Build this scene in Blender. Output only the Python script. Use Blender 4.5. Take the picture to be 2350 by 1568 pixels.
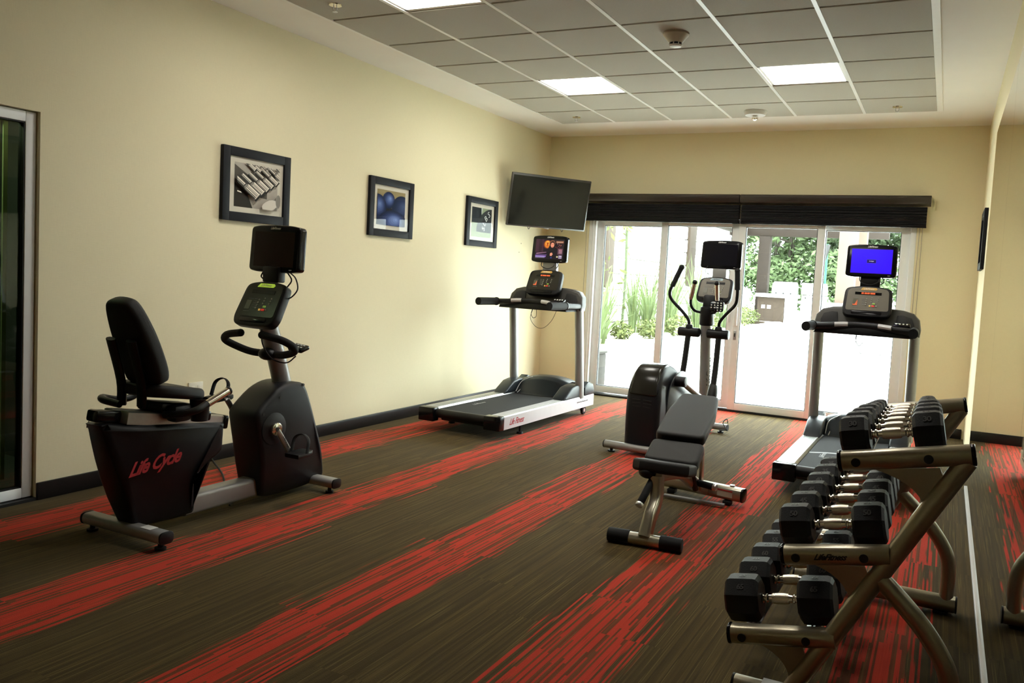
import bpy, bmesh, math, random
from mathutils import Vector, Matrix
random.seed(7)
PI = math.pi
for o in list(bpy.data.objects): bpy.data.objects.remove(o)
sc = bpy.context.scene
COL = sc.collection
V = Vector

# ------------------------------------------------------------------ camera
cd = bpy.data.cameras.new('camera'); cam = bpy.data.objects.new('camera', cd); COL.objects.link(cam); sc.camera = cam
yaw, pit, rol = .4483, .0662, .0545
fw = V((-math.sin(yaw)*math.cos(pit), math.cos(yaw)*math.cos(pit), -math.sin(pit)))
rt = V((math.cos(yaw), math.sin(yaw), 0)); up = rt.cross(fw)
r2 = math.cos(rol)*rt + math.sin(rol)*up; u2 = -math.sin(rol)*rt + math.cos(rol)*up
m = Matrix((r2, u2, -fw)).transposed().to_4x4(); m.translation = V((4.3519, -8.7876, 1.37)); cam.matrix_world = m
cd.sensor_width = 36; cd.lens = 1878.1166/2350*36; cd.shift_x = -88.294/2350; cd.shift_y = -29.1/2350
cd.clip_start = .05; cd.clip_end = 300

# ------------------------------------------------------------------ world, exposure
w = bpy.data.worlds.new('sky'); sc.world = w; w.use_nodes = True
bg = w.node_tree.nodes['Background']; bg.inputs[0].default_value = (.88, .98, 1.0, 1); bg.inputs[1].default_value = 21.5
PANEL = 27.0
sc.view_settings.view_transform = 'Standard'; sc.view_settings.look = 'None'
sc.view_settings.exposure = 0.0; sc.view_settings.gamma = 1; sc.view_settings.use_curve_mapping = False
sc.cycles.use_denoising = True; sc.cycles.max_bounces = 10; sc.cycles.diffuse_bounces = 6
sc.cycles.caustics_reflective = False; sc.cycles.caustics_refractive = False
sc.cycles.sample_clamp_indirect = 8

# ------------------------------------------------------------------ materials
MATS = {}
def mat(name, col=(.8,.8,.8), rough=.5, metal=0, spec=.5, bump=0, bscale=200, var=0, vscale=20, emit=None, estr=1, coat=0):
    if name in MATS: return MATS[name]
    m = bpy.data.materials.new(name); m.use_nodes = True; nt = m.node_tree; p = nt.nodes['Principled BSDF']
    p.inputs['Base Color'].default_value = (*col, 1); p.inputs['Roughness'].default_value = rough
    p.inputs['Metallic'].default_value = metal; p.inputs['Specular IOR Level'].default_value = spec*(.55 if max(col) < .03 else 1)
    p.inputs['Coat Weight'].default_value = coat
    tc = nt.nodes.new('ShaderNodeTexCoord')
    n = nt.nodes.new('ShaderNodeTexNoise'); n.inputs['Scale'].default_value = vscale; n.inputs['Detail'].default_value = 3
    nt.links.new(tc.outputs['Object'], n.inputs['Vector'])
    mx = nt.nodes.new('ShaderNodeMix'); mx.data_type = 'RGBA'
    v = max(var, .03)
    mx.inputs[6].default_value = (*[c*(1-v) for c in col], 1); mx.inputs[7].default_value = (*[min(1, c*(1+v)) for c in col], 1)
    nt.links.new(n.outputs[0], mx.inputs[0]); nt.links.new(mx.outputs[2], p.inputs['Base Color'])
    if bump:
        b = nt.nodes.new('ShaderNodeBump'); b.inputs['Strength'].default_value = bump; b.inputs['Distance'].default_value = .002
        n2 = nt.nodes.new('ShaderNodeTexNoise'); n2.inputs['Scale'].default_value = bscale; n2.inputs['Detail'].default_value = 2
        nt.links.new(tc.outputs['Object'], n2.inputs['Vector']); nt.links.new(n2.outputs[0], b.inputs['Height']); nt.links.new(b.outputs[0], p.inputs['Normal'])
    if emit:
        p.inputs['Emission Color'].default_value = (*emit, 1); p.inputs['Emission Strength'].default_value = estr
    MATS[name] = m; return m
def math_node(nt, op, a, b=None, c=None):
    n = nt.nodes.new('ShaderNodeMath'); n.operation = op
    for i, v in enumerate((a, b, c)):
        if v is None: continue
        if isinstance(v, (int, float)): n.inputs[i].default_value = v
        else: nt.links.new(v, n.inputs[i])
    return n.outputs[0]

def carpet_mat():
    m = bpy.data.materials.new('carpet'); m.use_nodes = True; nt = m.node_tree; p = nt.nodes['Principled BSDF']
    N = lambda op, a, b=None, c=None: math_node(nt, op, a, b, c)
    tc = nt.nodes.new('ShaderNodeTexCoord'); sp = nt.nodes.new('ShaderNodeSeparateXYZ'); nt.links.new(tc.outputs['Object'], sp.inputs[0])
    x, y = sp.outputs[0], sp.outputs[1]
    def comb(a, b, c):
        n = nt.nodes.new('ShaderNodeCombineXYZ')
        for i, v in enumerate((a, b, c)):
            if isinstance(v, (int, float)): n.inputs[i].default_value = v
            else: nt.links.new(v, n.inputs[i])
        return n.outputs[0]
    def white(vec):
        n = nt.nodes.new('ShaderNodeTexWhiteNoise'); n.noise_dimensions = '3D'; nt.links.new(vec, n.inputs[0]); return n.outputs[0]
    def noise(vec, scale=1, detail=1, rough=.5):
        n = nt.nodes.new('ShaderNodeTexNoise'); n.inputs['Scale'].default_value = scale; n.inputs['Detail'].default_value = detail
        n.inputs['Roughness'].default_value = rough; nt.links.new(vec, n.inputs['Vector']); return n.outputs[0]
    ti = N('FLOOR', N('DIVIDE', x, .25))
    tj = N('FLOOR', N('ADD', y, N('MULTIPLY', white(comb(ti, 1.5, 0)), 1.0)))
    si = N('FLOOR', N('DIVIDE', x, .0085))
    fi = N('FLOOR', N('DIVIDE', x, .0032))
    rnd = white(comb(si, tj, 3.1))
    edge_noise = noise(comb(N('MULTIPLY', si, 5.37), N('ADD', N('MULTIPLY', y, .9), N('MULTIPLY', tj, 13.3)), ti), 1, 2)
    fine = noise(comb(N('MULTIPLY', fi, 3.71), N('ADD', N('MULTIPLY', y, 3.0), N('MULTIPLY', tj, 7.7)), 2.2), 1, 2)
    tiler = white(comb(ti, tj, 9.0))
    pp = N('DIVIDE', N('SUBTRACT', N('ADD', x, N('MULTIPLY', N('SUBTRACT', tiler, .5), .05)), 0.36), .962)
    d = N('MULTIPLY', N('ABSOLUTE', N('SUBTRACT', N('FRACT', N('ADD', pp, .5)), .5)), .962)
    half = N('ADD', -.085, N('MULTIPLY', edge_noise, .47))
    # a brown run splits the band lengthwise
    split = N('MULTIPLY', N('GREATER_THAN', noise(comb(N('MULTIPLY', si, 2.1), N('ADD', N('MULTIPLY', y, .6), N('MULTIPLY', tj, 4.1)), 5.0), 1, 2), .52), N('LESS_THAN', d, .13))
    def smooth(v, a, b):
        n = nt.nodes.new('ShaderNodeMapRange'); n.interpolation_type = 'SMOOTHSTEP'
        n.inputs[1].default_value = a; n.inputs[2].default_value = b; nt.links.new(v, n.inputs[0]); return n.outputs[0]
    red = smooth(N('SUBTRACT', half, d), -.012, .012)
    red = N('MULTIPLY', red, N('SUBTRACT', 1, N('MULTIPLY', split, .8)))
    red = N('MULTIPLY', red, smooth(fine, .27, .36))
    def mixc(f, a, b):
        n = nt.nodes.new('ShaderNodeMix'); n.data_type = 'RGBA'
        if isinstance(f, (int, float)): n.inputs[0].default_value = f
        else: nt.links.new(f, n.inputs[0])
        for i, v in ((6, a), (7, b)):
            if isinstance(v, tuple): n.inputs[i].default_value = (*v, 1)
            else: nt.links.new(v, n.inputs[i])
        return n.outputs[2]
    brown = mixc(rnd, (.047, .030, .0085), (.078, .052, .0145))
    light = smooth(noise(comb(N('MULTIPLY', fi, 9.1), N('ADD', N('MULTIPLY', y, 1.6), N('MULTIPLY', tj, 3.3)), 7.0), 1, 1), .58, .72)
    brown = mixc(N('MULTIPLY', light, .65), brown, (.17, .13, .04))
    redc = mixc(fine, (.32, .022, .009), (.58, .045, .020))
    c = mixc(red, brown, redc)
    nt.links.new(c, p.inputs['Base Color'])
    p.inputs['Roughness'].default_value = .95; p.inputs['Specular IOR Level'].default_value = .12
    p.inputs['Sheen Weight'].default_value = .07; p.inputs['Sheen Roughness'].default_value = .5; p.inputs['Sheen Tint'].default_value = (.9, .85, .8, 1)
    b = nt.nodes.new('ShaderNodeBump'); b.inputs['Strength'].default_value = .5; b.inputs['Distance'].default_value = .004
    g = noise(comb(N('MULTIPLY', x, 1.0), y, 0), 260, 2)
    h = N('ADD', g, N('MULTIPLY', fine, .8))
    nt.links.new(h, b.inputs['Height']); nt.links.new(b.outputs[0], p.inputs['Normal'])
    return m
def wall_mat(name='wallpaper', col=(.80, .73, .50)):
    m = bpy.data.materials.new(name); m.use_nodes = True; nt = m.node_tree; p = nt.nodes['Principled BSDF']
    tc = nt.nodes.new('ShaderNodeTexCoord')
    outs = []
    for s in ((900, 900, 60), (60, 60, 900)):
        mp = nt.nodes.new('ShaderNodeMapping'); mp.inputs['Scale'].default_value = s; nt.links.new(tc.outputs['Object'], mp.inputs[0])
        n = nt.nodes.new('ShaderNodeTexNoise'); n.inputs['Scale'].default_value = .35; n.inputs['Detail'].default_value = 1
        nt.links.new(mp.outputs[0], n.inputs['Vector']); outs.append(n.outputs[0])
    s = math_node(nt, 'ADD', outs[0], outs[1])
    b = nt.nodes.new('ShaderNodeBump'); b.inputs['Strength'].default_value = .3; b.inputs['Distance'].default_value = .001
    nt.links.new(s, b.inputs['Height']); nt.links.new(b.outputs[0], p.inputs['Normal'])
    mx = nt.nodes.new('ShaderNodeMix'); mx.data_type = 'RGBA'
    mx.inputs[6].default_value = (*[c*.93 for c in col], 1); mx.inputs[7].default_value = (*[min(1, c*1.05) for c in col], 1)
    nt.links.new(math_node(nt, 'MULTIPLY', s, .5), mx.inputs[0]); nt.links.new(mx.outputs[2], p.inputs['Base Color'])
    p.inputs['Roughness'].default_value = .75; p.inputs['Specular IOR Level'].default_value = .3
    return m
def attr_mat(name, emit):
    m = bpy.data.materials.new(name); m.use_nodes = True; nt = m.node_tree; p = nt.nodes['Principled BSDF']
    a = nt.nodes.new('ShaderNodeAttribute'); a.attribute_name = 'Col'
    if emit:
        p.inputs['Base Color'].default_value = (.01, .01, .01, 1); nt.links.new(a.outputs['Color'], p.inputs['Emission Color']); p.inputs['Emission Strength'].default_value = emit
        p.inputs['Roughness'].default_value = .2
    else:
        nt.links.new(a.outputs['Color'], p.inputs['Base Color']); p.inputs['Roughness'].default_value = .7; p.inputs['Specular IOR Level'].default_value = .2
    return m
def glass_mat(name, tint=(1, 1, 1), refl=1.0):
    m = bpy.data.materials.new(name); m.use_nodes = True; nt = m.node_tree
    for n in list(nt.nodes):
        if n.type != 'OUTPUT_MATERIAL': nt.nodes.remove(n)
    out = [n for n in nt.nodes if n.type == 'OUTPUT_MATERIAL'][0]
    t = nt.nodes.new('ShaderNodeBsdfTransparent'); t.inputs[0].default_value = (*tint, 1)
    g = nt.nodes.new('ShaderNodeBsdfGlossy'); g.inputs['Roughness'].default_value = .01; g.inputs[0].default_value = (refl, refl, refl, 1)
    f = nt.nodes.new('ShaderNodeFresnel'); f.inputs[0].default_value = 1.45
    mx = nt.nodes.new('ShaderNodeMixShader'); nt.links.new(f.outputs[0], mx.inputs[0]); nt.links.new(t.outputs[0], mx.inputs[1]); nt.links.new(g.outputs[0], mx.inputs[2])
    geo = nt.nodes.new('ShaderNodeNewGeometry'); nt.links.new(math_node(nt, 'MULTIPLY', f.outputs[0], math_node(nt, 'SUBTRACT', 1, geo.outputs['Backfacing'])), mx.inputs[0])
    nt.links.new(mx.outputs[0], out.inputs[0]); return m

CARPET = carpet_mat(); WALLP = wall_mat()
PRINT = attr_mat('printed_picture', 0); SCREEN = attr_mat('lit_screen', 1.0)
PGLASS = glass_mat('picture_glass', (.98, .98, .98), .3); GLASS = glass_mat('clear_glass', (.97, .99, .97)); DGLASS = glass_mat('dark_glass', (.62, .72, .55))
CEILP = mat('ceiling_paint', (.90, .89, .84), .85, var=.02, vscale=3)
TILE = mat('ceiling_tile', (.40, .375, .31), .95, bump=.5, bscale=350, var=.06, vscale=120)
GRID = mat('grid_metal', (.92, .93, .90), .35)
PVC = mat('white_pvc', (.88, .91, .91), .45)
GASKET = mat('black_gasket', (.012, .012, .014), .5)
BASEB = mat('baseboard_black', (.014, .012, .012), .35, bump=.1)
THRESH = mat('threshold', (.02, .02, .02), .4)
DIFF = mat('diffuser', (.9, .9, .88), .5, emit=(1.0, .96, .87), estr=PANEL)
BLACKP = mat('black_plastic', (.0055, .0055, .0065), .38, bump=.25, bscale=900)
BLACKG = mat('black_gloss_plastic', (.004, .004, .005), .16)
SHROUD = mat('charcoal_shroud', (.0085, .009, .0115), .36, bump=.3, bscale=700)
DASHM = mat('dash_charcoal', (.042, .039, .033), .42, bump=.3, bscale=600)
COVERM = mat('cover_slate', (.016, .021, .027), .33, bump=.2, bscale=800)
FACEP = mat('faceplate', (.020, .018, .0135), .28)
RUBBER = mat('rubber_black', (.005, .005, .005), .7, bump=.3, bscale=300)
HEADM = mat('dumbbell_rubber', (.0062, .0060, .0066), .5, bump=.35, bscale=220)
FOAM = mat('foam_grip', (.007, .007, .0075), .7, bump=.5, bscale=500)
BELT = mat('treadmill_belt', (.016, .0165, .018), .8, bump=.7, bscale=500, var=.2, vscale=300)
VINYL = mat('black_vinyl', (.0095, .009, .0085), .5, bump=.5, bscale=700)
SILVER = mat('silver_paint', (.30, .30, .295), .36, metal=.3, var=.04)
SILVERL = mat('silver_side', (.62, .62, .63), .4, metal=.35, var=.03)
ALU = mat('brushed_aluminium', (.50, .50, .49), .32, metal=.9, var=.08, vscale=60)
PEWTER = mat('pewter_paint', (.36, .32, .235), .32, metal=.75, var=.08, vscale=150)
BRONZE = mat('bench_paint', (.40, .37, .29), .28, metal=.75, var=.08, vscale=150)
CHROME = mat('chrome', (.78, .74, .66), .12, metal=1, var=.02)
CHROMEK = mat('knurled_chrome', (.72, .66, .56), .2, metal=1, bump=.3, bscale=1500)
MIRROR = mat('mirror_silver', (.74, .78, .75), .015, metal=1, var=.003)
STEEL = mat('steel', (.6, .6, .6), .3, metal=.9)
DARKSCR = mat('dark_screen', (.006, .006, .010), .12)
BROWNSCR = mat('brown_screen', (.028, .010, .008), .25)
TVSCR = mat('tv_screen', (.006, .0065, .006), .10)
TVBEZ = mat('tv_bezel', (.10, .10, .10), .3, metal=.5)
BLINDM = mat('blind_black', (.006, .0055, .006), .6, spec=.3, bump=.2)
HEADR = mat('valance_brown_black', (.030, .022, .017), .3)
CORDM = mat('cord_grey', (.18, .17, .15), .7)
WIREM = mat('wire_black', (.01, .01, .01), .5)
FRAMEM = mat('picture_frame_black', (.010, .011, .014), .55, spec=.25, bump=.15)
MATB = mat('mat_board', (.74, .70, .58), .8)
WTEXT = mat('white_print', (.75, .75, .72), .5)
RTEXT = mat('red_print', (.42, .012, .02), .5)
KTEXT = mat('black_print', (.02, .02, .02), .5)
GREYP = mat('grey_print', (.25, .25, .25), .5)
OUTW = mat('white_wallplate', (.72, .68, .54), .5)
DETM = mat('detector_beige', (.52, .48, .40), .4)
SLATM = mat('green_slat', (.22, .27, .12), .7)
STONE = mat('white_stone', (.78, .78, .74), .85, bump=.8, bscale=30, var=.12, vscale=4)
MORTAR = mat('mortar', (.30, .28, .25), .9)
STUCCO = mat('brown_stucco', (.032, .020, .012), .9, bump=.8, bscale=60, var=.15, vscale=8)
GREYST = mat('grey_stone', (.020, .017, .014), .9, bump=1, bscale=40, var=.4, vscale=25)
PATIO = mat('patio_concrete', (.78, .77, .74), .85, var=.05, vscale=3)
SOIL = mat('mulch', (.24, .23, .16), .95, bump=1, bscale=30, var=.4, vscale=30)
WOODB = mat('pergola_brown', (.018, .011, .007), .7, var=.2, vscale=5)
WOODT = mat('pergola_tan', (.085, .055, .038), .8, var=.1, vscale=5)
COUNT = mat('counter_white', (.8, .8, .78), .5)
LEAFA = mat('pine_leaf', (.070, .105, .038), .8, var=.4, vscale=3)
LEAFB = mat('yellow_green_leaf', (.075, .092, .022), .8, var=.4, vscale=6)
LEAFD = mat('dark_leaf', (.045, .068, .028), .8, var=.4, vscale=3)
GRASSM = mat('blade_green', (.060, .085, .024), .7, var=.3, vscale=3)
BAMB = mat('bamboo_green', (.022, .034, .006), .5, var=.3, vscale=9)
BARK = mat('bark', (.05, .04, .03), .9, bump=.6, bscale=30)
GPOST = mat('green_post', (.01, .12, .06), .5)
LAWN = mat('lawn', (.06, .10, .03), .95, var=.3, vscale=8)
WHITEM = mat('white_paint_metal', (.8, .8, .8), .4)
ORANGE = mat('amber_display', (.02, .01, 0), .3, emit=(1.0, .55, .12), estr=1.0)
REDD = mat('red_display', (.02, .01, 0), .3, emit=(1.0, .16, .05), estr=1.0)
LIME = mat('lime_display', (.02, .02, 0), .3, emit=(.42, .60, .05), estr=.7)
PALEB = mat('pale_blue_display', (.3, .4, .45), .4)
AMBERB = mat('amber_badge', (.6, .36, .08), .4)
REDB = mat('red_button', (.55, .03, .02), .5, emit=(.8, .05, .03), estr=.35)
GREENB = mat('green_button', (.25, .40, .06), .5, emit=(.3, .5, .1), estr=.25)
YELB = mat('yellow_button', (.6, .45, .1), .5, emit=(.9, .5, .1), estr=.4)
GREYB = mat('grey_button', (.30, .30, .25), .5)

# ------------------------------------------------------------------ mesh builder
def rrect(w, h, r, n=4):
    r = min(r, w/2-1e-5, h/2-1e-5); pts = []
    for cx, cy, a0 in ((w/2-r, h/2-r, 0), (-w/2+r, h/2-r, PI/2), (-w/2+r, -h/2+r, PI), (w/2-r, -h/2+r, 1.5*PI)):
        for i in range(n+1):
            a = a0 + PI/2*i/n; pts.append((cx+r*math.cos(a), cy+r*math.sin(a)))
    return pts
def rp(pts, r=.02, n=4):
    out = []; N = len(pts)
    for i in range(N):
        p = V((*pts[i][:2], 0)); a = V((*pts[i-1][:2], 0)); b = V((*pts[(i+1) % N][:2], 0))
        ra = min(r, (a-p).length*.49); rb = min(r, (b-p).length*.49); A = p+(a-p).normalized()*ra; B = p+(b-p).normalized()*rb
        for j in range(n+1):
            t = j/n; q = A*(1-t)**2+p*2*t*(1-t)+B*t*t; out.append((q.x, q.y))
    return out
def frame(org, x, y):
    x = V(x).normalized(); y = V(y); y = (y - x*y.dot(x)).normalized(); z = x.cross(y)
    m = Matrix((x, y, z)).transposed().to_4x4(); m.translation = V(org); return m
def catmull(pts, k=6, closed=False):
    P = [V(p) for p in pts]; out = []; n = len(P)
    segs = n if closed else n-1
    for i in range(segs):
        if closed: a, b, c, d = P[(i-1) % n], P[i], P[(i+1) % n], P[(i+2) % n]
        else:
            b, c = P[i], P[i+1]; a = P[i-1] if i > 0 else b*2-c; d = P[i+2] if i+2 < n else c*2-b
        for j in range(k):
            t = j/k; out.append(.5*((2*b)+(-a+c)*t+(2*a-5*b+4*c-d)*t*t+(-a+3*b-3*c+d)*t**3))
    if not closed: out.append(P[-1])
    return out
class MB:
    def __init__(s): s.bm = bmesh.new()
    def _merge(s, b2):
        me = bpy.data.meshes.new('t'); b2.to_mesh(me); b2.free(); s.bm.from_mesh(me); bpy.data.meshes.remove(me)
    def box(s, c, d, rot=None, bev=0, seg=2, M=None):
        b = bmesh.new(); bmesh.ops.create_cube(b, size=1)
        bmesh.ops.scale(b, vec=V(d), verts=b.verts)
        if bev: bmesh.ops.bevel(b, geom=b.edges[:], offset=min(bev, min(d)*.49), segments=seg, profile=.5, affect='EDGES')
        if rot is not None:
            if not isinstance(rot, Matrix):
                from mathutils import Euler
                rot = Euler(rot).to_matrix()
            bmesh.ops.transform(b, matrix=rot.to_4x4(), verts=b.verts)
        bmesh.ops.translate(b, vec=V(c), verts=b.verts)
        if M is not None: bmesh.ops.transform(b, matrix=M, verts=b.verts)
        s._merge(b); return s
    def cyl(s, a, b_, r, r2=None, n=20, bev=0):
        a, b_ = V(a), V(b_); d = b_-a; L = d.length
        b = bmesh.new(); bmesh.ops.create_cone(b, cap_ends=True, segments=n, radius1=r, radius2=r if r2 is None else r2, depth=L)
        if bev:
            ed = [e for e in b.edges if abs(e.verts[0].co.z-e.verts[1].co.z) < 1e-6]
            bmesh.ops.bevel(b, geom=ed, offset=bev, segments=2, profile=.5, affect='EDGES')
        q = d.to_track_quat('Z', 'Y').to_matrix().to_4x4(); q.translation = (a+b_)/2
        bmesh.ops.transform(b, matrix=q, verts=b.verts); s._merge(b); return s
    def tube(s, pts, r, n=12, k=6, closed=False, sx=1.0, cap=True, upv=None):
        P = catmull(pts, k, closed) if k > 1 else [V(p) for p in pts]
        N = len(P); rings = []; prev = None
        for i, p in enumerate(P):
            if closed: t = (P[(i+1) % N]-P[i-1]).normalized()
            else: t = (P[min(i+1, N-1)]-P[max(i-1, 0)]).normalized()
            if prev is None:
                g = V(upv) if upv else (V((0, 0, 1)) if abs(t.z) < .9 else V((1, 0, 0))); u = (g - t*g.dot(t)).normalized()
            else: u = (prev - t*prev.dot(t)).normalized()
            prev = u; v = t.cross(u)
            rr = r(i/(N-1)) if callable(r) else r
            rings.append([s.bm.verts.new(p + (u*math.cos(2*PI*j/n) + v*math.sin(2*PI*j/n)*sx)*rr) for j in range(n)])
        M_ = N if closed else N-1
        for i in range(M_):
            A, B = rings[i], rings[(i+1) % N]
            for j in range(n): s.bm.faces.new((A[j], A[(j+1) % n], B[(j+1) % n], B[j]))
        if cap and not closed:
            s.bm.faces.new(rings[0][::-1]); s.bm.faces.new(rings[-1])
        return s
    def prism(s, pts, M, d, bev=0, seg=2, fn=None, both=True):
        """outline in the XY of M, extruded from z=0 to z=d"""
        b = bmesh.new(); vs = [b.verts.new((x, y, 0)) for x, y in pts]; f = b.faces.new(vs)
        if f.normal.z < 0 or sum((pts[i][0]*pts[(i+1) % len(pts)][1]-pts[(i+1) % len(pts)][0]*pts[i][1]) for i in range(len(pts))) < 0: f.normal_flip()
        r = bmesh.ops.extrude_face_region(b, geom=[f]); top = [v for v in r['geom'] if isinstance(v, bmesh.types.BMVert)]
        bmesh.ops.translate(b, vec=(0, 0, d), verts=top)
        bmesh.ops.recalc_face_normals(b, faces=b.faces[:])
        if bev:
            ed = [e for e in b.edges if abs(e.verts[0].co.z-e.verts[1].co.z) < 1e-7 and (both or e.verts[0].co.z > d/2)]
            bmesh.ops.bevel(b, geom=ed, offset=bev, segments=seg, profile=.5, affect='EDGES')
        if fn:
            for v in b.verts: v.co = fn(v.co.copy())
        bmesh.ops.transform(b, matrix=M, verts=b.verts); s._merge(b); return s
    def lathe(s, prof, M, n=24):
        rings = []
        for r, h in prof:
            rings.append([s.bm.verts.new(M @ V((r*math.cos(2*PI*j/n), r*math.sin(2*PI*j/n), h))) for j in range(n)])
        for A, B in zip(rings, rings[1:]):
            for j in range(n): s.bm.faces.new((A[j], A[(j+1) % n], B[(j+1) % n], B[j]))
        s.bm.faces.new(rings[0][::-1]); s.bm.faces.new(rings[-1]); return s
    def sphere(s, c, r, sc_=(1, 1, 1), n=16):
        b = bmesh.new(); bmesh.ops.create_uvsphere(b, u_segments=n, v_segments=max(6, n//2), radius=r)
        bmesh.ops.scale(b, vec=V(sc_), verts=b.verts); bmesh.ops.translate(b, vec=V(c), verts=b.verts); s._merge(b); return s
    def grid(s, fn, nu, nv):
        g = [[s.bm.verts.new(fn(i/nu, j/nv)) for j in range(nv+1)] for i in range(nu+1)]
        for i in range(nu):
            for j in range(nv): s.bm.faces.new((g[i][j], g[i+1][j], g[i+1][j+1], g[i][j+1]))
        return s
    def xf(s, M): bmesh.ops.transform(s.bm, matrix=M, verts=s.bm.verts); return s
    def build(s, name, material, parent=None, off=None, label=None, ang=35, flat=False):
        bm = s.bm
        if off is not None: bmesh.ops.translate(bm, vec=-V(off), verts=bm.verts)
        bmesh.ops.recalc_face_normals(bm, faces=bm.faces[:])
        if not flat:
            for f in bm.faces: f.smooth = True
            lim = math.radians(ang)
            for e in bm.edges:
                if len(e.link_faces) == 2 and e.calc_face_angle(0) > lim: e.smooth = False
        me = bpy.data.meshes.new(name); bm.to_mesh(me); bm.free(); me.materials.append(material)
        o = bpy.data.objects.new(name, me); COL.objects.link(o)
        if parent: o.parent = parent
        if label: o['label'] = label
        return o
def thing(name, label, cat, loc=(0, 0, 0), rz=0, group=None):
    o = bpy.data.objects.new(name, None); o.empty_display_size = .1; COL.objects.link(o); o.location = loc; o.rotation_euler = (0, 0, rz)
    return tag(o, label, cat, group)
def tag(o, label, cat, group=None, kind=None):
    o['label'] = label; o['category'] = cat
    if group: o['group'] = group
    if kind: o['kind'] = kind
    return o
def struct(o, label=None): 
    o['kind'] = 'structure'
    if label: o['label'] = label
    return o
def kids(o): return [c for c in bpy.data.objects if c.parent is o]
def copy_tree(o, parent=None, km=None):
    if km is None:
        km = {}
        for c in bpy.data.objects:
            if c.parent: km.setdefault(c.parent.name, []).append(c)
    c = o.copy(); COL.objects.link(c); c.parent = parent
    for ch in km.get(o.name, []): copy_tree(ch, c, km)
    return c
def text(body, size, M, material, parent, name='lettering', shear=0, bold=0, depth=.0004, sx=1.0, label=None):
    cu = bpy.data.curves.new('txt', 'FONT'); cu.body = body; cu.size = size; cu.shear = shear; cu.offset = bold; cu.extrude = depth
    cu.align_x = 'CENTER'; cu.align_y = 'CENTER'; cu.resolution_u = 3; cu.space_character = .9
    to = bpy.data.objects.new('txt', cu); me = bpy.data.meshes.new_from_object(to)
    bpy.data.objects.remove(to); bpy.data.curves.remove(cu)
    for v in me.vertices: v.co = M @ V((v.co.x*sx, v.co.y, v.co.z))
    me.name = name; me.materials.clear(); me.materials.append(material)
    o = bpy.data.objects.new(name, me); COL.objects.link(o); o.parent = parent
    if label: o['label'] = label
    return o
def art(layers, M, material, parent, name, dz=.0002):
    """flat printed/lit picture: (colour, outline) layers stacked a hair apart"""
    verts, faces, cols = [], [], []
    for i, (c, pts) in enumerate(layers):
        b = len(verts)
        for x, y in pts: verts.append(M @ V((x, y, i*dz)))
        faces.append(tuple(range(b, b+len(pts)))); cols += [(*c, 1)]*len(pts)
    me = bpy.data.meshes.new(name); me.from_pydata([tuple(v) for v in verts], [], faces)
    ca = me.color_attributes.new('Col', 'FLOAT_COLOR', 'CORNER')
    for i, c in enumerate(cols): ca.data[i].color = c
    me.materials.append(material); o = bpy.data.objects.new(name, me); COL.objects.link(o); o.parent = parent; return o
def ell(cx, cy, rx, ry, n=20, a=0):
    return [(cx+rx*math.cos(2*PI*i/n)*math.cos(a)-ry*math.sin(2*PI*i/n)*math.sin(a), cy+rx*math.cos(2*PI*i/n)*math.sin(a)+ry*math.sin(2*PI*i/n)*math.cos(a)) for i in range(n)]
def rect(x0, y0, x1, y1): return [(x0, y0), (x1, y0), (x1, y1), (x0, y1)]
def clip(pts, x0, y0, x1, y1):
    def cut(P, f, ix):
        out = []
        for i in range(len(P)):
            a, b = P[i], P[(i+1) % len(P)]; fa, fb = f(a), f(b)
            if fa >= 0: out.append(a)
            if (fa >= 0) != (fb >= 0):
                t = fa/(fa-fb); out.append((a[0]+(b[0]-a[0])*t, a[1]+(b[1]-a[1])*t))
        return out
    for f in (lambda p: p[0]-x0, lambda p: x1-p[0], lambda p: p[1]-y0, lambda p: y1-p[1]):
        if pts: pts = cut(pts, f, 0)
    return pts

W, H, YB = 4.5957, 2.9906, -10.6
# ------------------------------------------------------------------ room shell
struct(MB().box((W/2, YB/2+.1, -.03), (W+.3, -YB+.3, .06)).build('floor', CARPET), 'brown carpet with red broken stripes running towards the glass doors')
# left wall with a glazed opening
b = MB(); t = .14
DY0, DY1, DZ = -7.6, -6.05, 2.075
b.box((-t/2, (DY1+t)/2, H/2), (t, t-DY1, H)).box((-t/2, (YB+DY0)/2, H/2), (t, DY0-YB, H)).box((-t/2, (DY0+DY1)/2, (H+DZ)/2), (t, DY1-DY0, H-DZ))
struct(b.build('wall_left', WALLP), 'cream linen-textured wall on the left')
OX0, OX1, OZ = .555, 4.035, 2.075
b = MB(); b.box((OX0/2, t/2, H/2), (OX0, t, H)).box(((OX1+W)/2, t/2, H/2), (W-OX1, t, H)).box(((OX0+OX1)/2, t/2, (H+OZ)/2), (OX1-OX0, t, H-OZ))
struct(b.build('wall_back', WALLP), 'cream wall around the glass doors')
struct(MB().box((W+.07, YB/2+.07, H/2), (.14, -YB+.14, H)).build('wall_right', WALLP), 'cream wall on the right behind the mirror')
struct(MB().box((W/2, YB-.07, H/2), (W+.3, .14, H)).build('wall_front', WALLP))
# baseboards
def basebd(name, c, d): struct(MB().box(c, d, bev=.004).build(name, BASEB))
basebd('baseboard_left', (.0085, (DY1+0)/2, .048), (.017, -DY1, .096))
basebd('baseboard_left', (.0085, (YB+DY0)/2, .048), (.017, DY0-YB, .096))
basebd('baseboard_back', ((.02+OX0)/2, -.0085, .048), (OX0-.02, .017, .096))
basebd('baseboard_back', ((W+OX1)/2-.01, -.0085, .048), (W-OX1-.02, .017, .096))
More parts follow.
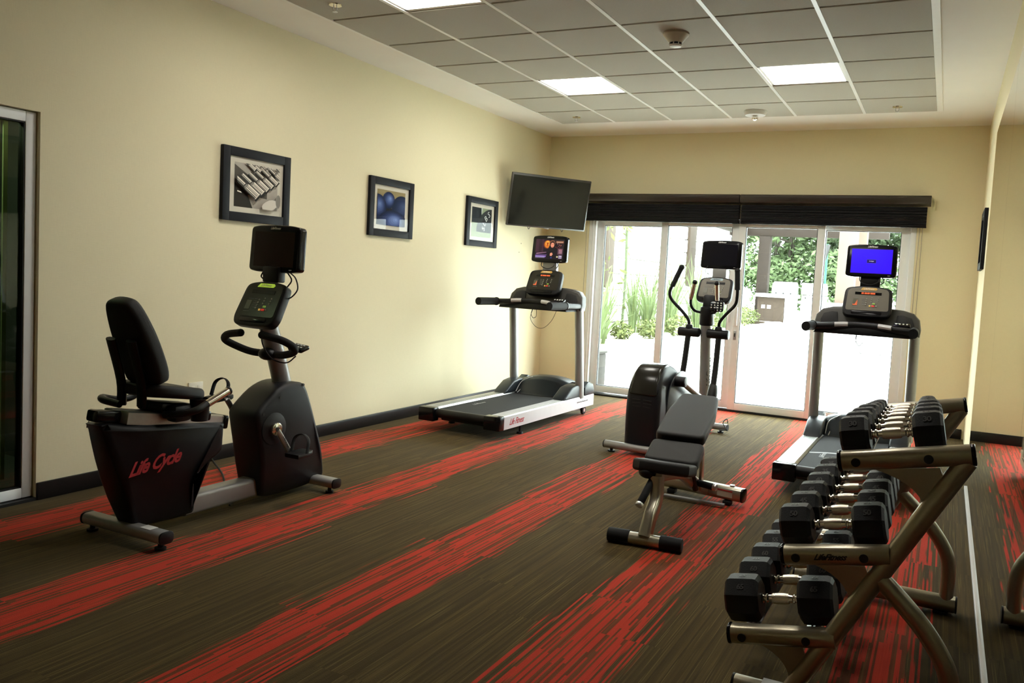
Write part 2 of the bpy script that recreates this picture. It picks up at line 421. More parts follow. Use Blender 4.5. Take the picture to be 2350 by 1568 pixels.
# ceiling
GX0, GY1, T = .5013, -.773, .6096
NR = 15; GY0 = GY1-NR*T; GX1 = GX0+6*T
b = MB()
b.box((GX0/2-.01, YB/2, H+.03), (GX0+.02, -YB, .06)).box(((GX1+W)/2+.01, YB/2, H+.03), (W-GX1+.02, -YB, .06))
b.box(((GX0+GX1)/2, GY1/2, H+.03), (GX1-GX0, -GY1, .06)).box(((GX0+GX1)/2, (GY0+YB)/2, H+.03), (GX1-GX0, GY0-YB, .06))
b.box((W/2, YB/2, H+.12), (W, -YB, .04))
ceiling = struct(b.build('ceiling', CEILP), 'white plaster border around a suspended tile grid')
LIGHTS = [(1, -6+4), (4, -6+4)]
light_cells = set()
for c in (1, 4):
    for r in (2, 6): light_cells.add((c, r))        # r counts from the back edge of the grid
me_tile = None
mb = MB().box((0, 0, 0), (T-.026, T-.026, .016), bev=.002, seg=1); tile0 = mb.build('ceiling_tile', TILE)
tile0.parent = ceiling; first = True
for c in range(6):
    for r in range(NR):
        if (c, r) in light_cells: continue
        o = tile0 if first else tile0.copy()
        if not first: COL.objects.link(o)
        first = False
        o.location = (GX0+(c+.5)*T, GY1-(r+.5)*T, H-.0005)
for c in range(7):
    x = GX0+c*T; wd = .0255 if c < 6 else .045
    MB().box((x+(.010 if c == 6 else 0), (GY0+GY1)/2, H-.004), (wd, GY1-GY0, .012)).build('grid_bar', GRID, ceiling)
for r in range(NR+1):
    MB().box(((GX0+GX1)/2, GY1-r*T, H+.0035), (GX1-GX0, .024, .006)).build('grid_bar', GRID, ceiling)
names = {(1, 2): 'square ceiling light panel near the glass doors, left one', (4, 2): 'square ceiling light panel near the glass doors, right one',
         (1, 6): 'square ceiling light panel cut by the top edge of the photo', (4, 6): 'square ceiling light panel further back over the weight bench, outside the photo',
         (1, 10): 'square ceiling light panel above the rear left of the gym, outside the photo', (4, 10): 'square ceiling light panel above the photographer, outside the photo'}
for (c, r) in sorted(light_cells):
    x, y = GX0+(c+.5)*T, GY1-(r+.5)*T
    t_ = thing('ceiling_light', names[(c, r)], 'ceiling light', (x, y, H), 0, 'square light panels in the ceiling grid')
    b = MB(); s_ = T/2-.013
    for sx, sy in ((1, 0), (-1, 0), (0, 1), (0, -1)):
        b.box((sx*(s_-.009), sy*(s_-.009), .012), (.018 if sx else 2*s_, .018 if sy else 2*s_, .03))
    b.build('frame', GRID, t_)
    MB().box((0, 0, .014), (2*s_-.03, 2*s_-.03, .006)).build('diffuser', DIFF, t_)

# ------------------------------------------------------------------ mirror wall
MX, MY0, MY1, MZ1 = W-.022, -10.4, -2.25, 2.525
t_ = thing('wall_mirror', 'large frameless wall mirror along the right wall beside the dumbbell rack', 'mirror', (MX, -6, 0))
seams = [-10.4, -9.1, -7.55, -6.06, -4.2, -2.25]
for a, b_ in zip(seams, seams[1:]):
    MB().box((W-.011, (a+b_)/2, (.022+MZ1)/2), (.018, b_-a-.003, MZ1-.022)).build('mirror_panel', MIRROR, t_, off=(MX, -6, 0))
MB().box((W-.016, (MY0+MY1)/2, .011), (.030, MY1-MY0, .022), bev=.003).build('bottom_channel', SILVERL, t_, off=(MX, -6, 0), label='pale metal channel holding the mirror at floor level')

# ------------------------------------------------------------------ back sliding doors
def leaf(name, x0, x1, y, st=.085, z0=.03, z1=2.06, dep=.05, label=None, glass=GLASS, axis='x', bot=None, stl=None, str_=None):
    stl = stl or st; str_ = str_ or st; bot = bot or st
    t_ = bpy.data.objects.new(name, None); COL.objects.link(t_); t_['kind'] = 'structure'
    if label: t_['label'] = label
    P = (lambda a, d, z: (a, d, z)) if axis == 'x' else (lambda a, d, z: (d, a, z))
    def bx(a0, a1, d0, d1, z0_, z1_, nm, m_, par=t_, bev=.004):
        c = P((a0+a1)/2, (d0+d1)/2, (z0_+z1_)/2); dd = P(abs(a1-a0), abs(d1-d0), z1_-z0_); return MB().box(c, dd, bev=bev).build(nm, m_, par)
    bx(x0, x0+stl, y-dep/2, y+dep/2, z0, z1, 'stile', PVC); bx(x1-str_, x1, y-dep/2, y+dep/2, z0, z1, 'stile', PVC)
    bx(x0+stl, x1-str_, y-dep/2, y+dep/2, z0, z0+bot, 'bottom_rail', PVC); bx(x0+stl, x1-str_, y-dep/2, y+dep/2, z1-st, z1, 'top_rail', PVC)
    gx0, gx1, gz0, gz1 = x0+stl, x1-str_, z0+bot, z1-st
    b = MB(); g = .006
    for (a0, a1, q0, q1) in ((gx0, gx0+g, gz0, gz1), (gx1-g, gx1, gz0, gz1), (gx0, gx1, gz0, gz0+g), (gx0, gx1, gz1-g, gz1)):
        c = P((a0+a1)/2, y, (q0+q1)/2); dd = P(a1-a0, dep-.012, q1-q0); b.box(c, dd)
    b.build('gasket', GASKET, t_)
    bx(gx0+g, gx1-g, y-.004, y+.004, gz0+g, gz1-g, 'glass_pane', glass, bev=0)
    return t_, bx
lf, bx = leaf('door_1', .64, 1.50, .085, st=.085, label='fixed glass door leaf at the left end', bot=.075, stl=.085)
lf, bx = leaf('door_2', 1.43, 2.30, .03, st=.075, label='second glass door leaf from the left', bot=.075, stl=.075)
hb = bx(2.245, 2.265, -.02, .005, .96, 1.12, 'door_handle', WHITEM)
lf, bx = leaf('door_3', 2.302, 3.185, -.004, st=.075, label='third glass door leaf from the left with lock plate', bot=.075, z0=.022)
bx(2.322, 2.352, -.055, -.029, .93, 1.13, 'door_handle', WHITEM); bx(2.318, 2.350, -.036, -.028, .78, .88, 'lock_plate', STEEL); bx(2.329, 2.339, -.040, -.035, .81, .85, 'keyhole', GASKET)
lf, bx = leaf('door_4', 3.10, 3.985, .055, st=.085, label='fixed glass door leaf at the right end', bot=.075)
b = MB()
b.box(((OX0+.64)/2, .06, 1.03), (.64-OX0, .12, 2.06), bev=.004).box((4.01, .06, 1.03), (.05, .12, 2.06), bev=.004).box((2.3, .06, 2.068), (3.48, .12, .012))
for x in (.585, .612): b.box((x, -.004, 1.03), (.008, .012, 2.06))
struct(b.build('trim_1', PVC), 'white door frame around the sliding leaves')
struct(MB().box((2.3, .05, .011), (3.46, .16, .022), bev=.003).build('trim_2', THRESH), 'black floor track of the sliding doors')
# left wall glazed door
lf, bx = leaf('door_5', -7.55, DY1-.005, -.055, st=.055, z0=.02, z1=DZ-.005, dep=.06, axis='y', label='white framed glass door cut by the left photo edge', glass=DGLASS)
struct(MB().box((-.06, (DY0+DY1)/2, .008), (.14, DY1-DY0, .016)).build('trim_3', THRESH), 'dark sill below the side door')
for i, yy in enumerate((-6.205, -6.30, -6.345, -6.46, -6.56, -6.66, -6.76, -6.86, -6.96, -7.06, -7.16, -7.26, -7.36, -7.46)):
    pass
t_ = thing('reflection_slats', 'olive green slats standing in for reflections in the side door glass', 'blind', (-.32, -6.8, .05))  # greenish strips, mostly reflections in the glass, modelled as solid slats
for i in range(30):
    MB().box((-.32, -6.04-.045*i, 1.05), (.012, .022 if i == 0 else .033, 1.98)).build('slat', SLATM, t_, off=(-.32, -6.8, .05))
MB().box((-.32, -6.7, 2.06), (.04, 1.4, .04)).build('headrail', HEADR, t_, off=(-.32, -6.8, .05))
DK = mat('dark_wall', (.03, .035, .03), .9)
t_ = thing('added_slat_light', 'unseen glowing disc added to light the green slats behind the side door', 'ceiling light', (-.7, -6.5, 2.43))  # unseen light source added to brighten the green slats
MB().cyl((0, 0, 0), (0, 0, .02), .20, n=24).build('diffuser', mat('added_light_glow', (.8, .8, .8), .5, emit=(1, 1, .9), estr=45), t_)
MB().cyl((0, 0, .015), (0, 0, .03), .22, n=24).build('rim', GRID, t_)
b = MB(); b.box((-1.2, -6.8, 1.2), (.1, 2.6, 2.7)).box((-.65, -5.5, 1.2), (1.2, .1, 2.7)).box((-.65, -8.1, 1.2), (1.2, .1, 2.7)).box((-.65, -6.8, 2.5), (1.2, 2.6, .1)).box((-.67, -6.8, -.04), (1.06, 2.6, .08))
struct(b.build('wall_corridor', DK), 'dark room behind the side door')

# ------------------------------------------------------------------ blinds over the doors
for (x0, x1, lab, sk) in ((.50, 2.315, 'black slatted blind bunched above the left pair of glass doors', .018), (2.317, 4.125, 'black slatted blind bunched above the right pair of glass doors', 0)):
    o_ = ((x0+x1)/2, -.08, 2.02)
    t_ = thing('window_blind', lab, 'blind', o_, 0, 'black blinds over the glass doors')
    MB().prism([(-.005, 2.225), (-.135, 2.235), (-.145, 2.25), (-.145, 2.305), (-.13, 2.318), (-.005, 2.318)], frame((x0-.005 if x0 < 1 else x0, 0, 0), (0, 1, 0), (0, 0, 1)), x1-x0+(.02 if x0 > 1 else 0), bev=.003).build('headrail', HEADR, t_, off=o_)
    n = 13
    z0 = 2.035
    for i in range(n):
        z = z0+i*.0142
        MB().box(((x0+x1)/2, -.07+(.003 if i % 2 else 0), z), (x1-x0-.02, .055, .0105), rot=(random.uniform(-.05, .05), 0, 0)).build('slat', BLINDM, t_, off=o_)
    MB().box(((x0+x1)/2, -.07, z0-.014), (x1-x0-.015, .06, .014), bev=.003).build('bottom_rail', BLINDM, t_, off=o_)
def cord(name, pts, lab, r=.0022, m_=None, cat='cord', grp=None):
    o_ = V(pts[0]); tag(MB().tube(pts, r, n=6, k=5).build(name, m_ or CORDM, off=o_), lab, cat, grp).location = o_
cord('blind_cord', [(4.085, -.03, 2.03), (4.088, -.02, 1.2), (4.085, -.02, .55)], 'thin pull cord hanging right of the glass doors')
cord('blind_cord', [(4.06, -.03, 2.03), (4.055, -.02, 1.3), (4.06, -.02, .75)], 'second thin cord hanging just left of the other at the right end of the doors')
cord('blind_cord', [(.535, -.03, 2.03), (.53, -.02, 1.0), (.52, -.02, .50), (.50, -.02, .42), (.515, -.02, .36)], 'thin cord hanging left of the glass doors behind the treadmill upright')
tag(MB().lathe([(.006, 0), (.011, .01), (.011, .035), (.005, .045)], Matrix.Translation((0, 0, 0)), 10).build('cord_weight', KTEXT), 'small black tassel at the end of the left blind cord', 'cord weight').location = (.515, -.02, .32)

# ------------------------------------------------------------------ wall items
def picture(lab, M, wd, ht, layers, grp, extra=None):
    """M: x right, y up, z out of wall; origin lower centre"""
    t_ = thing('framed_picture', lab, 'picture', M.translation, 0, grp)
    L = Matrix.Translation(-M.translation) @ M
    fwid, dep = .060, .028
    for (x0, y0, x1, y1) in ((-wd/2, 0, -wd/2+fwid, ht), (wd/2-fwid, 0, wd/2, ht), (-wd/2+fwid, 0, wd/2-fwid, fwid), (-wd/2+fwid, ht-fwid, wd/2-fwid, ht)):
        MB().box(((x0+x1)/2, (y0+y1)/2, dep/2), (x1-x0, y1-y0, dep), bev=.003, M=L).build('frame_bar', FRAMEM, t_)
    mw, mh = wd-2*fwid, ht-2*fwid
    MB().box((0, ht/2, .008), (mw, mh, .006), M=L).build('mat_board', MATB, t_)
    iw, ih = mw*.80, mh*.80
    A = L @ Matrix.Translation((-iw/2, (ht-ih)/2, .0112)) @ Matrix.Diagonal((iw, ih, 1, 1))
    art(layers, A, PRINT, t_, 'print')
    MB().box((0, ht/2, .019), (mw, mh, .002), M=L).build('glass', PGLASS, t_)
    if extra: extra(L @ Matrix.Translation((-iw/2, (ht-ih)/2, .0122)), iw, ih, t_)
    return t_
def C(r, g, b): return (r, g, b)
sep = lambda v: (v, v*.93, v*.80)
# sepia photograph of chrome dumbbells
L1 = [(sep(.50), rect(0, 0, 1, 1)), (sep(.75), clip([(.35, 1), (1, 1), (1, .7), (.5, .88)], 0, 0, 1, 1)), (sep(.03), [(0, 0), (0, .55), (.30, .30), (.42, 0)]), (sep(.12), [(0, .55), (0, .95), (.75, .45), (.75, .25), (.30, .30)])]
rr = random.Random(3)
def dbar(cx, cy, s_):
    a = -.66; out = []
    for (dx, dy, ll, ww, v) in ((0, 0, .62, .13, .035), (-.20, 0, .26, .12, .06), (-.20, .022, .26, .03, .80), (-.20, -.015, .26, .02, .45), (.14, 0, .32, .17, .05), (.14, .055, .32, .030, .92), (.14, .018, .32, .028, .60), (.14, -.02, .32, .022, .85), (.14, -.055, .32, .02, .30), (.31, -.01, .05, .20, .02), (.285, 0, .018, .16, .70), (-.03, .0, .05, .10, .25)):
        px, py = cx+(dx*math.cos(a)-dy*math.sin(a))*s_, cy+(dx*math.sin(a)+dy*math.cos(a))*s_; hx, hy = ll/2*s_, ww/2*s_
        q = clip([(px+u*hx*math.cos(a)-v_*hy*math.sin(a), py+u*hx*math.sin(a)+v_*hy*math.cos(a)) for u, v_ in ((-1, -1), (1, -1), (1, 1), (-1, 1))], 0, 0, 1, 1)
        if len(q) > 2: out.append((sep(v), q))
    return out
for i in range(5, -1, -1): L1 += dbar(.30+.135*i, .98-.02*i, .55-.03*i)
for i in range(6, -1, -1): L1 += dbar(.22+.14*i, .46+.075*i, 1.05-.09*i)
L1 += [(sep(.62), clip(ell(.75, .10, .20, .12, 14, .5), 0, 0, 1, 1)), (sep(.20), clip(ell(.95, .22, .06, .16, 12), 0, 0, 1, 1)), (sep(.85), [(.0, .33), (.10, .31), (.08, .34), (.0, .36)])]
# blue exercise balls
def ball(cx, cy, r, ry=None, dark=1):
    out = []
    ry = ry or r
    for k in range(9):
        f = k/8; c = (.004+.20*f**2.2*dark, .012+.28*f**2.0*dark, .05+.55*f**1.6*dark)
        q = clip(ell(cx+.25*r*f*.8, cy+.30*ry*f*.8, r*(1-.93*f), ry*(1-.93*f), 28), 0, 0, 1, 1)
        if len(q) > 2: out.append((c, q))
    return out
L2 = [(C(.20, .15, .07), rect(0, 0, 1, 1)), (C(.34, .27, .13), rect(0, .78, 1, 1)), (C(.01, .01, .015), rect(0, 0, 1, .5))] + ball(.88, .50, .36, .40, .3) + ball(.40, .72, .22, .24) + ball(.02, .50, .30, .36, .8) + ball(.55, .10, .52, .34, 1)
# weight plate lettering
L3 = [(C(.30, .36, .22), rect(0, 0, 1, 1)), (C(.015, .02, .025), rect(0, .48, .48, 1)), (C(.03, .035, .035), clip(ell(1.1, .2, .85, .82, 40), 0, 0, 1, 1)), (C(.006, .007, .009), clip(ell(1.15, .15, .74, .74, 40), 0, 0, 1, 1)), (C(.5, .55, .5), clip([(.46, 1), (.53, 1), (.50, .78), (.47, .80)], 0, 0, 1, 1)), (C(.35, .42, .25), rect(0, 0, 1, .17))]
def plate_text(A, iw, ih, par):
    for ch, x, y, a in (('5', .60, .30, 1.15), ('L', .64, .47, 1.0), ('B', .72, .65, .75), ('S', .86, .80, .5)):
        text(ch, .085, A @ Matrix.Translation((x*iw, y*ih, 0)) @ Matrix.Rotation(a, 4, 'Z'), WTEXT, par, name='letter')
Ml = lambda y: frame((.001, y, 1.615), (0, 1, 0), (0, 0, 1))
G = 'black framed pictures on the left wall'
picture('framed sepia picture of chrome dumbbells above the recumbent bike', Ml(-4.56), .61, .49, L1, G)
picture('framed picture of blue exercise balls, middle of the left wall', Ml(-3.04), .61, .49, L2, G)
picture('framed picture of a lettered weight plate beside the television', Ml(-1.525), .61, .49, L3, G, plate_text)
picture('framed picture seen edge-on on the right wall by the mirror', frame((W-.001, -1.08, 1.60), (0, -1, 0), (0, 0, 1)), .61, .49, [(C(.2, .2, .18), rect(0, 0, 1, 1)), (C(.05, .05, .06), rect(.1, .1, .7, .6))], 'black framed picture on the right wall')
# outlet, screw holes
t_ = thing('wall_outlet', 'small cream wall outlet low on the left wall behind the bike', 'outlet', (0, -5.02, .47))
MB().box((.004, 0, .04), (.008, .115, .075), bev=.003).build('cover_plate', OUTW, t_)
for s_ in (-.025, .025): MB().box((.0085, s_, .04), (.002, .03, .03), bev=.0008).build('socket', MATB, t_)
for i, (yy, zz, lb) in enumerate(((-.62, 1.70, 'upper dark screw hole on the left wall below the television'), (-.66, 1.60, 'lower dark screw hole on the left wall below the television'))):
    tag(MB().cyl((-.004, yy, zz), (.0012, yy, zz), .006, n=10).build('screw_hole', KTEXT), lb, 'screw hole')

# television
pL, pR = V((.10, -1.115, 0)), V((.655, -.30, 0))
xd = (pR-pL).normalized(); nrm = V((-xd.y, xd.x, 0)) * -1
nrm = V((xd.y, -xd.x, 0))
upv = (V((0, 0, 1)) + nrm*.17).normalized()
TC = (pL+pR)/2 + V((0, 0, 2.15))
TM = frame(TC, xd, upv)
t_ = thing('television', 'black flat television tilted down in the corner beside the glass doors', 'television', TC)
LM = Matrix.Translation(-TC) @ TM
MB().box((0, 0, -.018), (.986, .565, .036), bev=.008, M=LM).build('case', TVBEZ, t_)
MB().box((0, -.004, .0005), (.955, .525, .003), M=LM).build('screen', TVSCR, t_)
MB().box((0, -.285, -.01), (.06, .008, .02), bev=.003, M=LM).build('sensor', STEEL, t_)
MB().box((0, 0, -.06), (.30, .25, .05), bev=.01, M=LM).build('rear_housing', BLACKP, t_)
MB().tube([(-.28, -.26, -.03), (-.27, -.30, -.03), (-.24, -.26, -.03)], .004, n=6, M=None, k=4) if False else None
for xx in (-.20, .22):
    o = MB().tube([(xx-.02, -.27, -.04), (xx, -.31, -.04), (xx+.02, -.27, -.04)], .003, n=6).xf(LM).build('cable_loop', WIREM, t_)
arm = MB().box((0, 0, 0), (.03, .30, .03), bev=.004)
MB().tube([TM @ V((0, 0, -.08)), V((.22, -.55, 2.12)), V((.02, -.62, 2.12))], .022, n=10, k=3).build('wall_arm', BLACKP, t_, off=TC)
MB().box((.012, -.62, 2.12), (.022, .14, .26), bev=.004).build('wall_plate', BLACKP, t_, off=TC)

# detectors, sprinklers
t_ = thing('smoke_detector', 'beige cone-shaped smoke detector in the middle of the ceiling', 'smoke detector', (2.63, -3.56, H-.008))
MB().lathe([(.085, 0), (.085, -.012), (.072, -.03), (.045, -.062)], Matrix(), 28).build('base', DETM, t_)
MB().lathe([(.040, -.058), (.040, -.078)], Matrix(), 20).build('vent_ring', GASKET, t_)
for k in range(8):
    a = 2*PI*k/8; MB().box((.041*math.cos(a), .041*math.sin(a), -.068), (.006, .006, .02), rot=(0, 0, a)).build('vent_fin', DETM, t_)
MB().lathe([(.043, -.076), (.038, -.086), (.025, -.090)], Matrix(), 20).build('cap', DETM, t_)
t_ = thing('fire_strobe', 'round white ceiling strobe with clear bulb near the glass doors', 'alarm', (2.62, -1.06, H-.008))
MB().lathe([(.105, 0), (.105, -.012), (.092, -.040), (.05, -.042)], Matrix(), 28).build('base', PVC, t_)
MB().lathe([(.022, -.038), (.030, -.06), (.026, -.078), (.010, -.088)], Matrix(), 16).build('bulb', CHROME, t_)
for x, y, lb in ((.764, -4.69, 'chrome sprinkler head near the top edge of the photo above the left wall'), (.818, -1.10, 'chrome sprinkler head on the ceiling tile above the television'), (3.837, -1.03, 'chrome sprinkler head at the right rear corner of the ceiling grid')):
    t_ = thing('sprinkler', lb, 'sprinkler', (x, y, H-.008), 0, 'sprinkler heads in the ceiling')
    MB().lathe([(.042, 0), (.040, -.006), (.012, -.010)], Matrix(), 20).build('rose', CHROME, t_)
    MB().tube([(-.011, 0, -.01), (-.014, 0, -.028), (0, 0, -.044), (.014, 0, -.028), (.011, 0, -.01)], .0028, n=6, k=4).build('yoke', STEEL, t_)
    MB().cyl((0, 0, -.044), (0, 0, -.047), .016, n=12).build('deflector', STEEL, t_)

# ------------------------------------------------------------------ console and monitor shared by the machines
def console(par, M, lit='red', badge=AMBERB, wd=.34, ht=.25, dim=False):
    pts = []
    w2, h2 = wd/2, ht/2
    prof = [(-w2*.84, -h2), (-w2*.98, -h2+.045), (-w2*.90, h2*.70), (-w2*.80, h2*.90), (-w2*.4, h2*1.0), (0, h2*1.04), (w2*.4, h2*1.0), (w2*.80, h2*.90), (w2*.90, h2*.70), (w2*.98, -h2+.045), (w2*.84, -h2), (0, -h2-.004)]
    prof = [(x*(1.04 if y > 0 else 1.0), y) for x, y in prof]
    body = MB().prism(rp(prof, .03), M @ Matrix.Translation((0, 0, -.055)), .055, bev=.012, seg=3).build('console', BLACKP, par)
    fp = [(x*.86, y*.86+.004) for x, y in prof if y > -h2*.7]
    MB().prism(rp([(-w2*.80, -h2*.62)]+fp+[(w2*.80, -h2*.62)], .012, 3), M, .002).build('faceplate', FACEP if not dim else mat('faceplate_painted_sheen', (.13, .115, .085), .45), body)  # lighter copy has the reflected sheen put into its colour
    MB().prism([(p[0], p[1]) for p in rrect(wd*.60, .024, .011)], M @ Matrix.Translation((0, -h2*.78, .0005)), .004, bev=.001).build('ledge', BLACKG, body)
    D = lambda x, y, w_, h_, m_, nm: MB().box((x, y, .0030), (w_, h_, .002), M=M).build(nm, m_, body)
    bl = [(-.05, -.011), (.052, -.011), (.062, 0), (.052, .011), (-.05, .011), (-.066, -.011)]
    MB().prism(bl, M @ Matrix.Translation((.004, h2*.80, .002)), .0022).build('badge', badge, body)
    text('LifeFitness', .021, M @ Matrix.Translation((0, h2*.80, .0046)), WTEXT if badge is not PALEB else KTEXT, body, shear=.5)
    D(0, h2*.50, wd*.52, .022, BLACKG, 'display')
    if lit:
        text('88 88:88 8888', .020, M @ Matrix.Translation((0, h2*.50, .0044)), REDD, body, name='digits', bold=.0006)
    D(-w2*.48, 0.0-.015, .036, .055, mat('lcd_grey', (.10, .10, .07), .3), 'display')
    if lit:
        for k, hh in enumerate((.012, .006, .010, .018, .030, .044)):
            MB().box((-w2*.48-.014+k*.0055, -.040+hh/2, .0046), (.004, hh, .001), M=M).build('graph_bar', REDD, body)
    for k in range(4):
        MB().cyl(M @ V((-.008-k*.001, .018-.017*k, .002)), M @ V((-.008-k*.001, .018-.017*k, .006)), .0052, n=10).build('button', GREYB, body)
    for k in range(3):
        for xx in (.032, .078):
            MB().cyl(M @ V((xx-k*.002, .028-.016*k, .002)), M @ V((xx-k*.002, .028-.016*k, .006)), .0045, n=10).build('button', GREYB, body)
    for x_, y_, w_, m_ in ((.048, -.022, .020, GREENB), (.044, -.042, .022, REDB), (.020, -.042, .012, YELB), (.068, -.042, .010, GREYB)):
        MB().box((x_, y_, .004), (w_, .012, .004), bev=.001, M=M).build('button', m_, body)
    for k in range(5):
        D(-.035+.002*k, .022-.013*k, .022, .0022, GREYP, 'print_line')
    D(-w2*.45, -.055, .045, .002, GREYP, 'print_line'); D(-w2*.45, .022, .04, .002, GREYP, 'print_line')
    return body
def monitor(par, M, kind, wd=.385, ht=.268, dep=.052):
    prof = [(-wd/2+.012, -ht/2+.012), (-wd/2, -ht/2+.03), (-wd/2+.004, ht/2-.03), (-wd/2+.02, ht/2-.010), (0, ht/2), (wd/2-.02, ht/2-.010), (wd/2-.004, ht/2-.03), (wd/2, -ht/2+.03), (wd/2-.012, -ht/2+.012), (0, -ht/2)]
    P = rp([(-wd/2, -ht/2+.012), (-wd/2+.004, ht/2-.014), (-wd/2+.06, ht/2-.004), (0, ht/2), (wd/2-.06, ht/2-.004), (wd/2-.004, ht/2-.014), (wd/2, -ht/2+.012), (wd/2-.06, -ht/2+.002), (-wd/2+.06, -ht/2+.002)], .022, 5)
    body = MB().prism(P, M @ Matrix.Translation((0, 0, -dep)), dep, bev=.010, seg=3).build('monitor', BLACKG, par)
    sw, sh = wd*.80, ht*.73
    if kind == 'off': MB().box((0, -.003, .0004), (sw, sh, .001), M=M).build('screen', DARKSCR, body)
    elif kind == 'brown': MB().box((0, -.003, .0004), (sw, sh, .001), M=M).build('screen', BROWNSCR, body)
    else:
        A = M @ Matrix.Translation((-sw/2, -.003-sh/2, .0008)) @ Matrix.Diagonal((sw, sh, 1, 1))
        if kind == 'blue':
            ly = [(C(.045, .0, .75), rect(0, 0, 1, 1)), (C(.035, 0, 1.0), rect(.012, .02, .988, .98)), (C(.10, .08, .9), rect(.385, .415, .615, .575)), (C(.012, .0, .14), rect(.39, .425, .61, .565))]
            art(ly, A, SCREEN, body, 'screen')
            text('No Signal', .010, M @ Matrix.Translation((0, -.003, .002)), mat('screen_white', (.1, .1, .1), .4, emit=(.9, .9, 1), estr=.9), body)
        else:
            ly = [(C(.012, .004, .012), rect(0, 0, 1, 1)), (C(.05, .012, .03), rect(0, .35, .28, 1)), (C(.025, .006, .015), rect(.12, .3, .22, 1)), (C(.16, .03, .015), ell(.42, .74, .15, .22)), (C(.75, .20, .02), ell(.42, .75, .11, .19)), (C(1.0, .50, .06), ell(.42, .80, .07, .10)), (C(.45, .06, .01), [(.37, .84), (.47, .84), (.43, .66), (.41, .66)]),
                  (C(.35, .12, .05), rect(.72, .82, .98, .92)), (C(.55, .38, .30), rect(.74, .85, .96, .88)), (C(.12, .05, .08), rect(.80, .25, .97, .55)), (C(.32, .16, .20), rect(.84, .30, .95, .50)),
                  (C(.22, .12, .42), rect(.02, .10, .40, .17)), (C(.55, .40, .85), rect(.02, .12, .36, .15)), (C(.30, .14, .22), [(.05, .30), (.40, .36), (.40, .33), (.05, .24)]), (C(.10, .05, .16), rect(.02, .18, .42, .24)),
                  (C(.008, .004, .008), [(.42, .05), (.46, .55), (.55, .88), (.66, .90), (.74, .70), (.76, .30), (.80, .05)]), (C(.20, .07, .03), ell(.59, .80, .105, .16)), (C(.03, .01, .01), ell(.60, .74, .085, .17)), (C(.85, .30, .18), ell(.60, .71, .062, .125)), (C(.5, .12, .09), ell(.61, .62, .028, .014)), (C(.10, .02, .02), ell(.58, .745, .012, .010)), (C(.10, .02, .02), ell(.625, .745, .012, .010)),
                  (C(.8, .32, .20), [(.54, .18), (.60, .16), (.64, .26), (.60, .34), (.54, .30)]), (C(.02, .05, .30), ell(.59, .08, .03, .03)), (C(.7, .65, .35), ell(.80, .13, .03, .04)), (C(.5, .4, .55), rect(.85, .05, .96, .20)), (C(.15, .1, .2), rect(.86, .09, .95, .12))]
            q = random.Random(5)
            for k in range(16):
                x_, y_ = q.uniform(.72, .92), q.uniform(.45, .80); ly.append((C(*q.choice([(.5, .06, .04), (.3, .1, .05), (.6, .4, .4)])), ell(x_, y_, .012, .014, 8)))
            for k in range(9): ly.append((C(.55, .5, .7), rect(.04+.038*k, .055, .06+.038*k, .085)))
            art(ly, A, SCREEN, body, 'screen')
    text('LifeFitness', .020, M @ Matrix.Translation((0, ht/2-.020, .0006)), WTEXT, body, shear=.5, bold=.0003)
    text('HDTV', .0075, M @ Matrix.Translation((wd/2-.055, -ht/2+.018, .0006)), WTEXT, body)
    return body
def faceM(x, y, z, tilt):     # faces -y, leaning back by tilt
    return frame((x, y, z), (1, 0, 0), (0, math.sin(tilt), math.cos(tilt)))

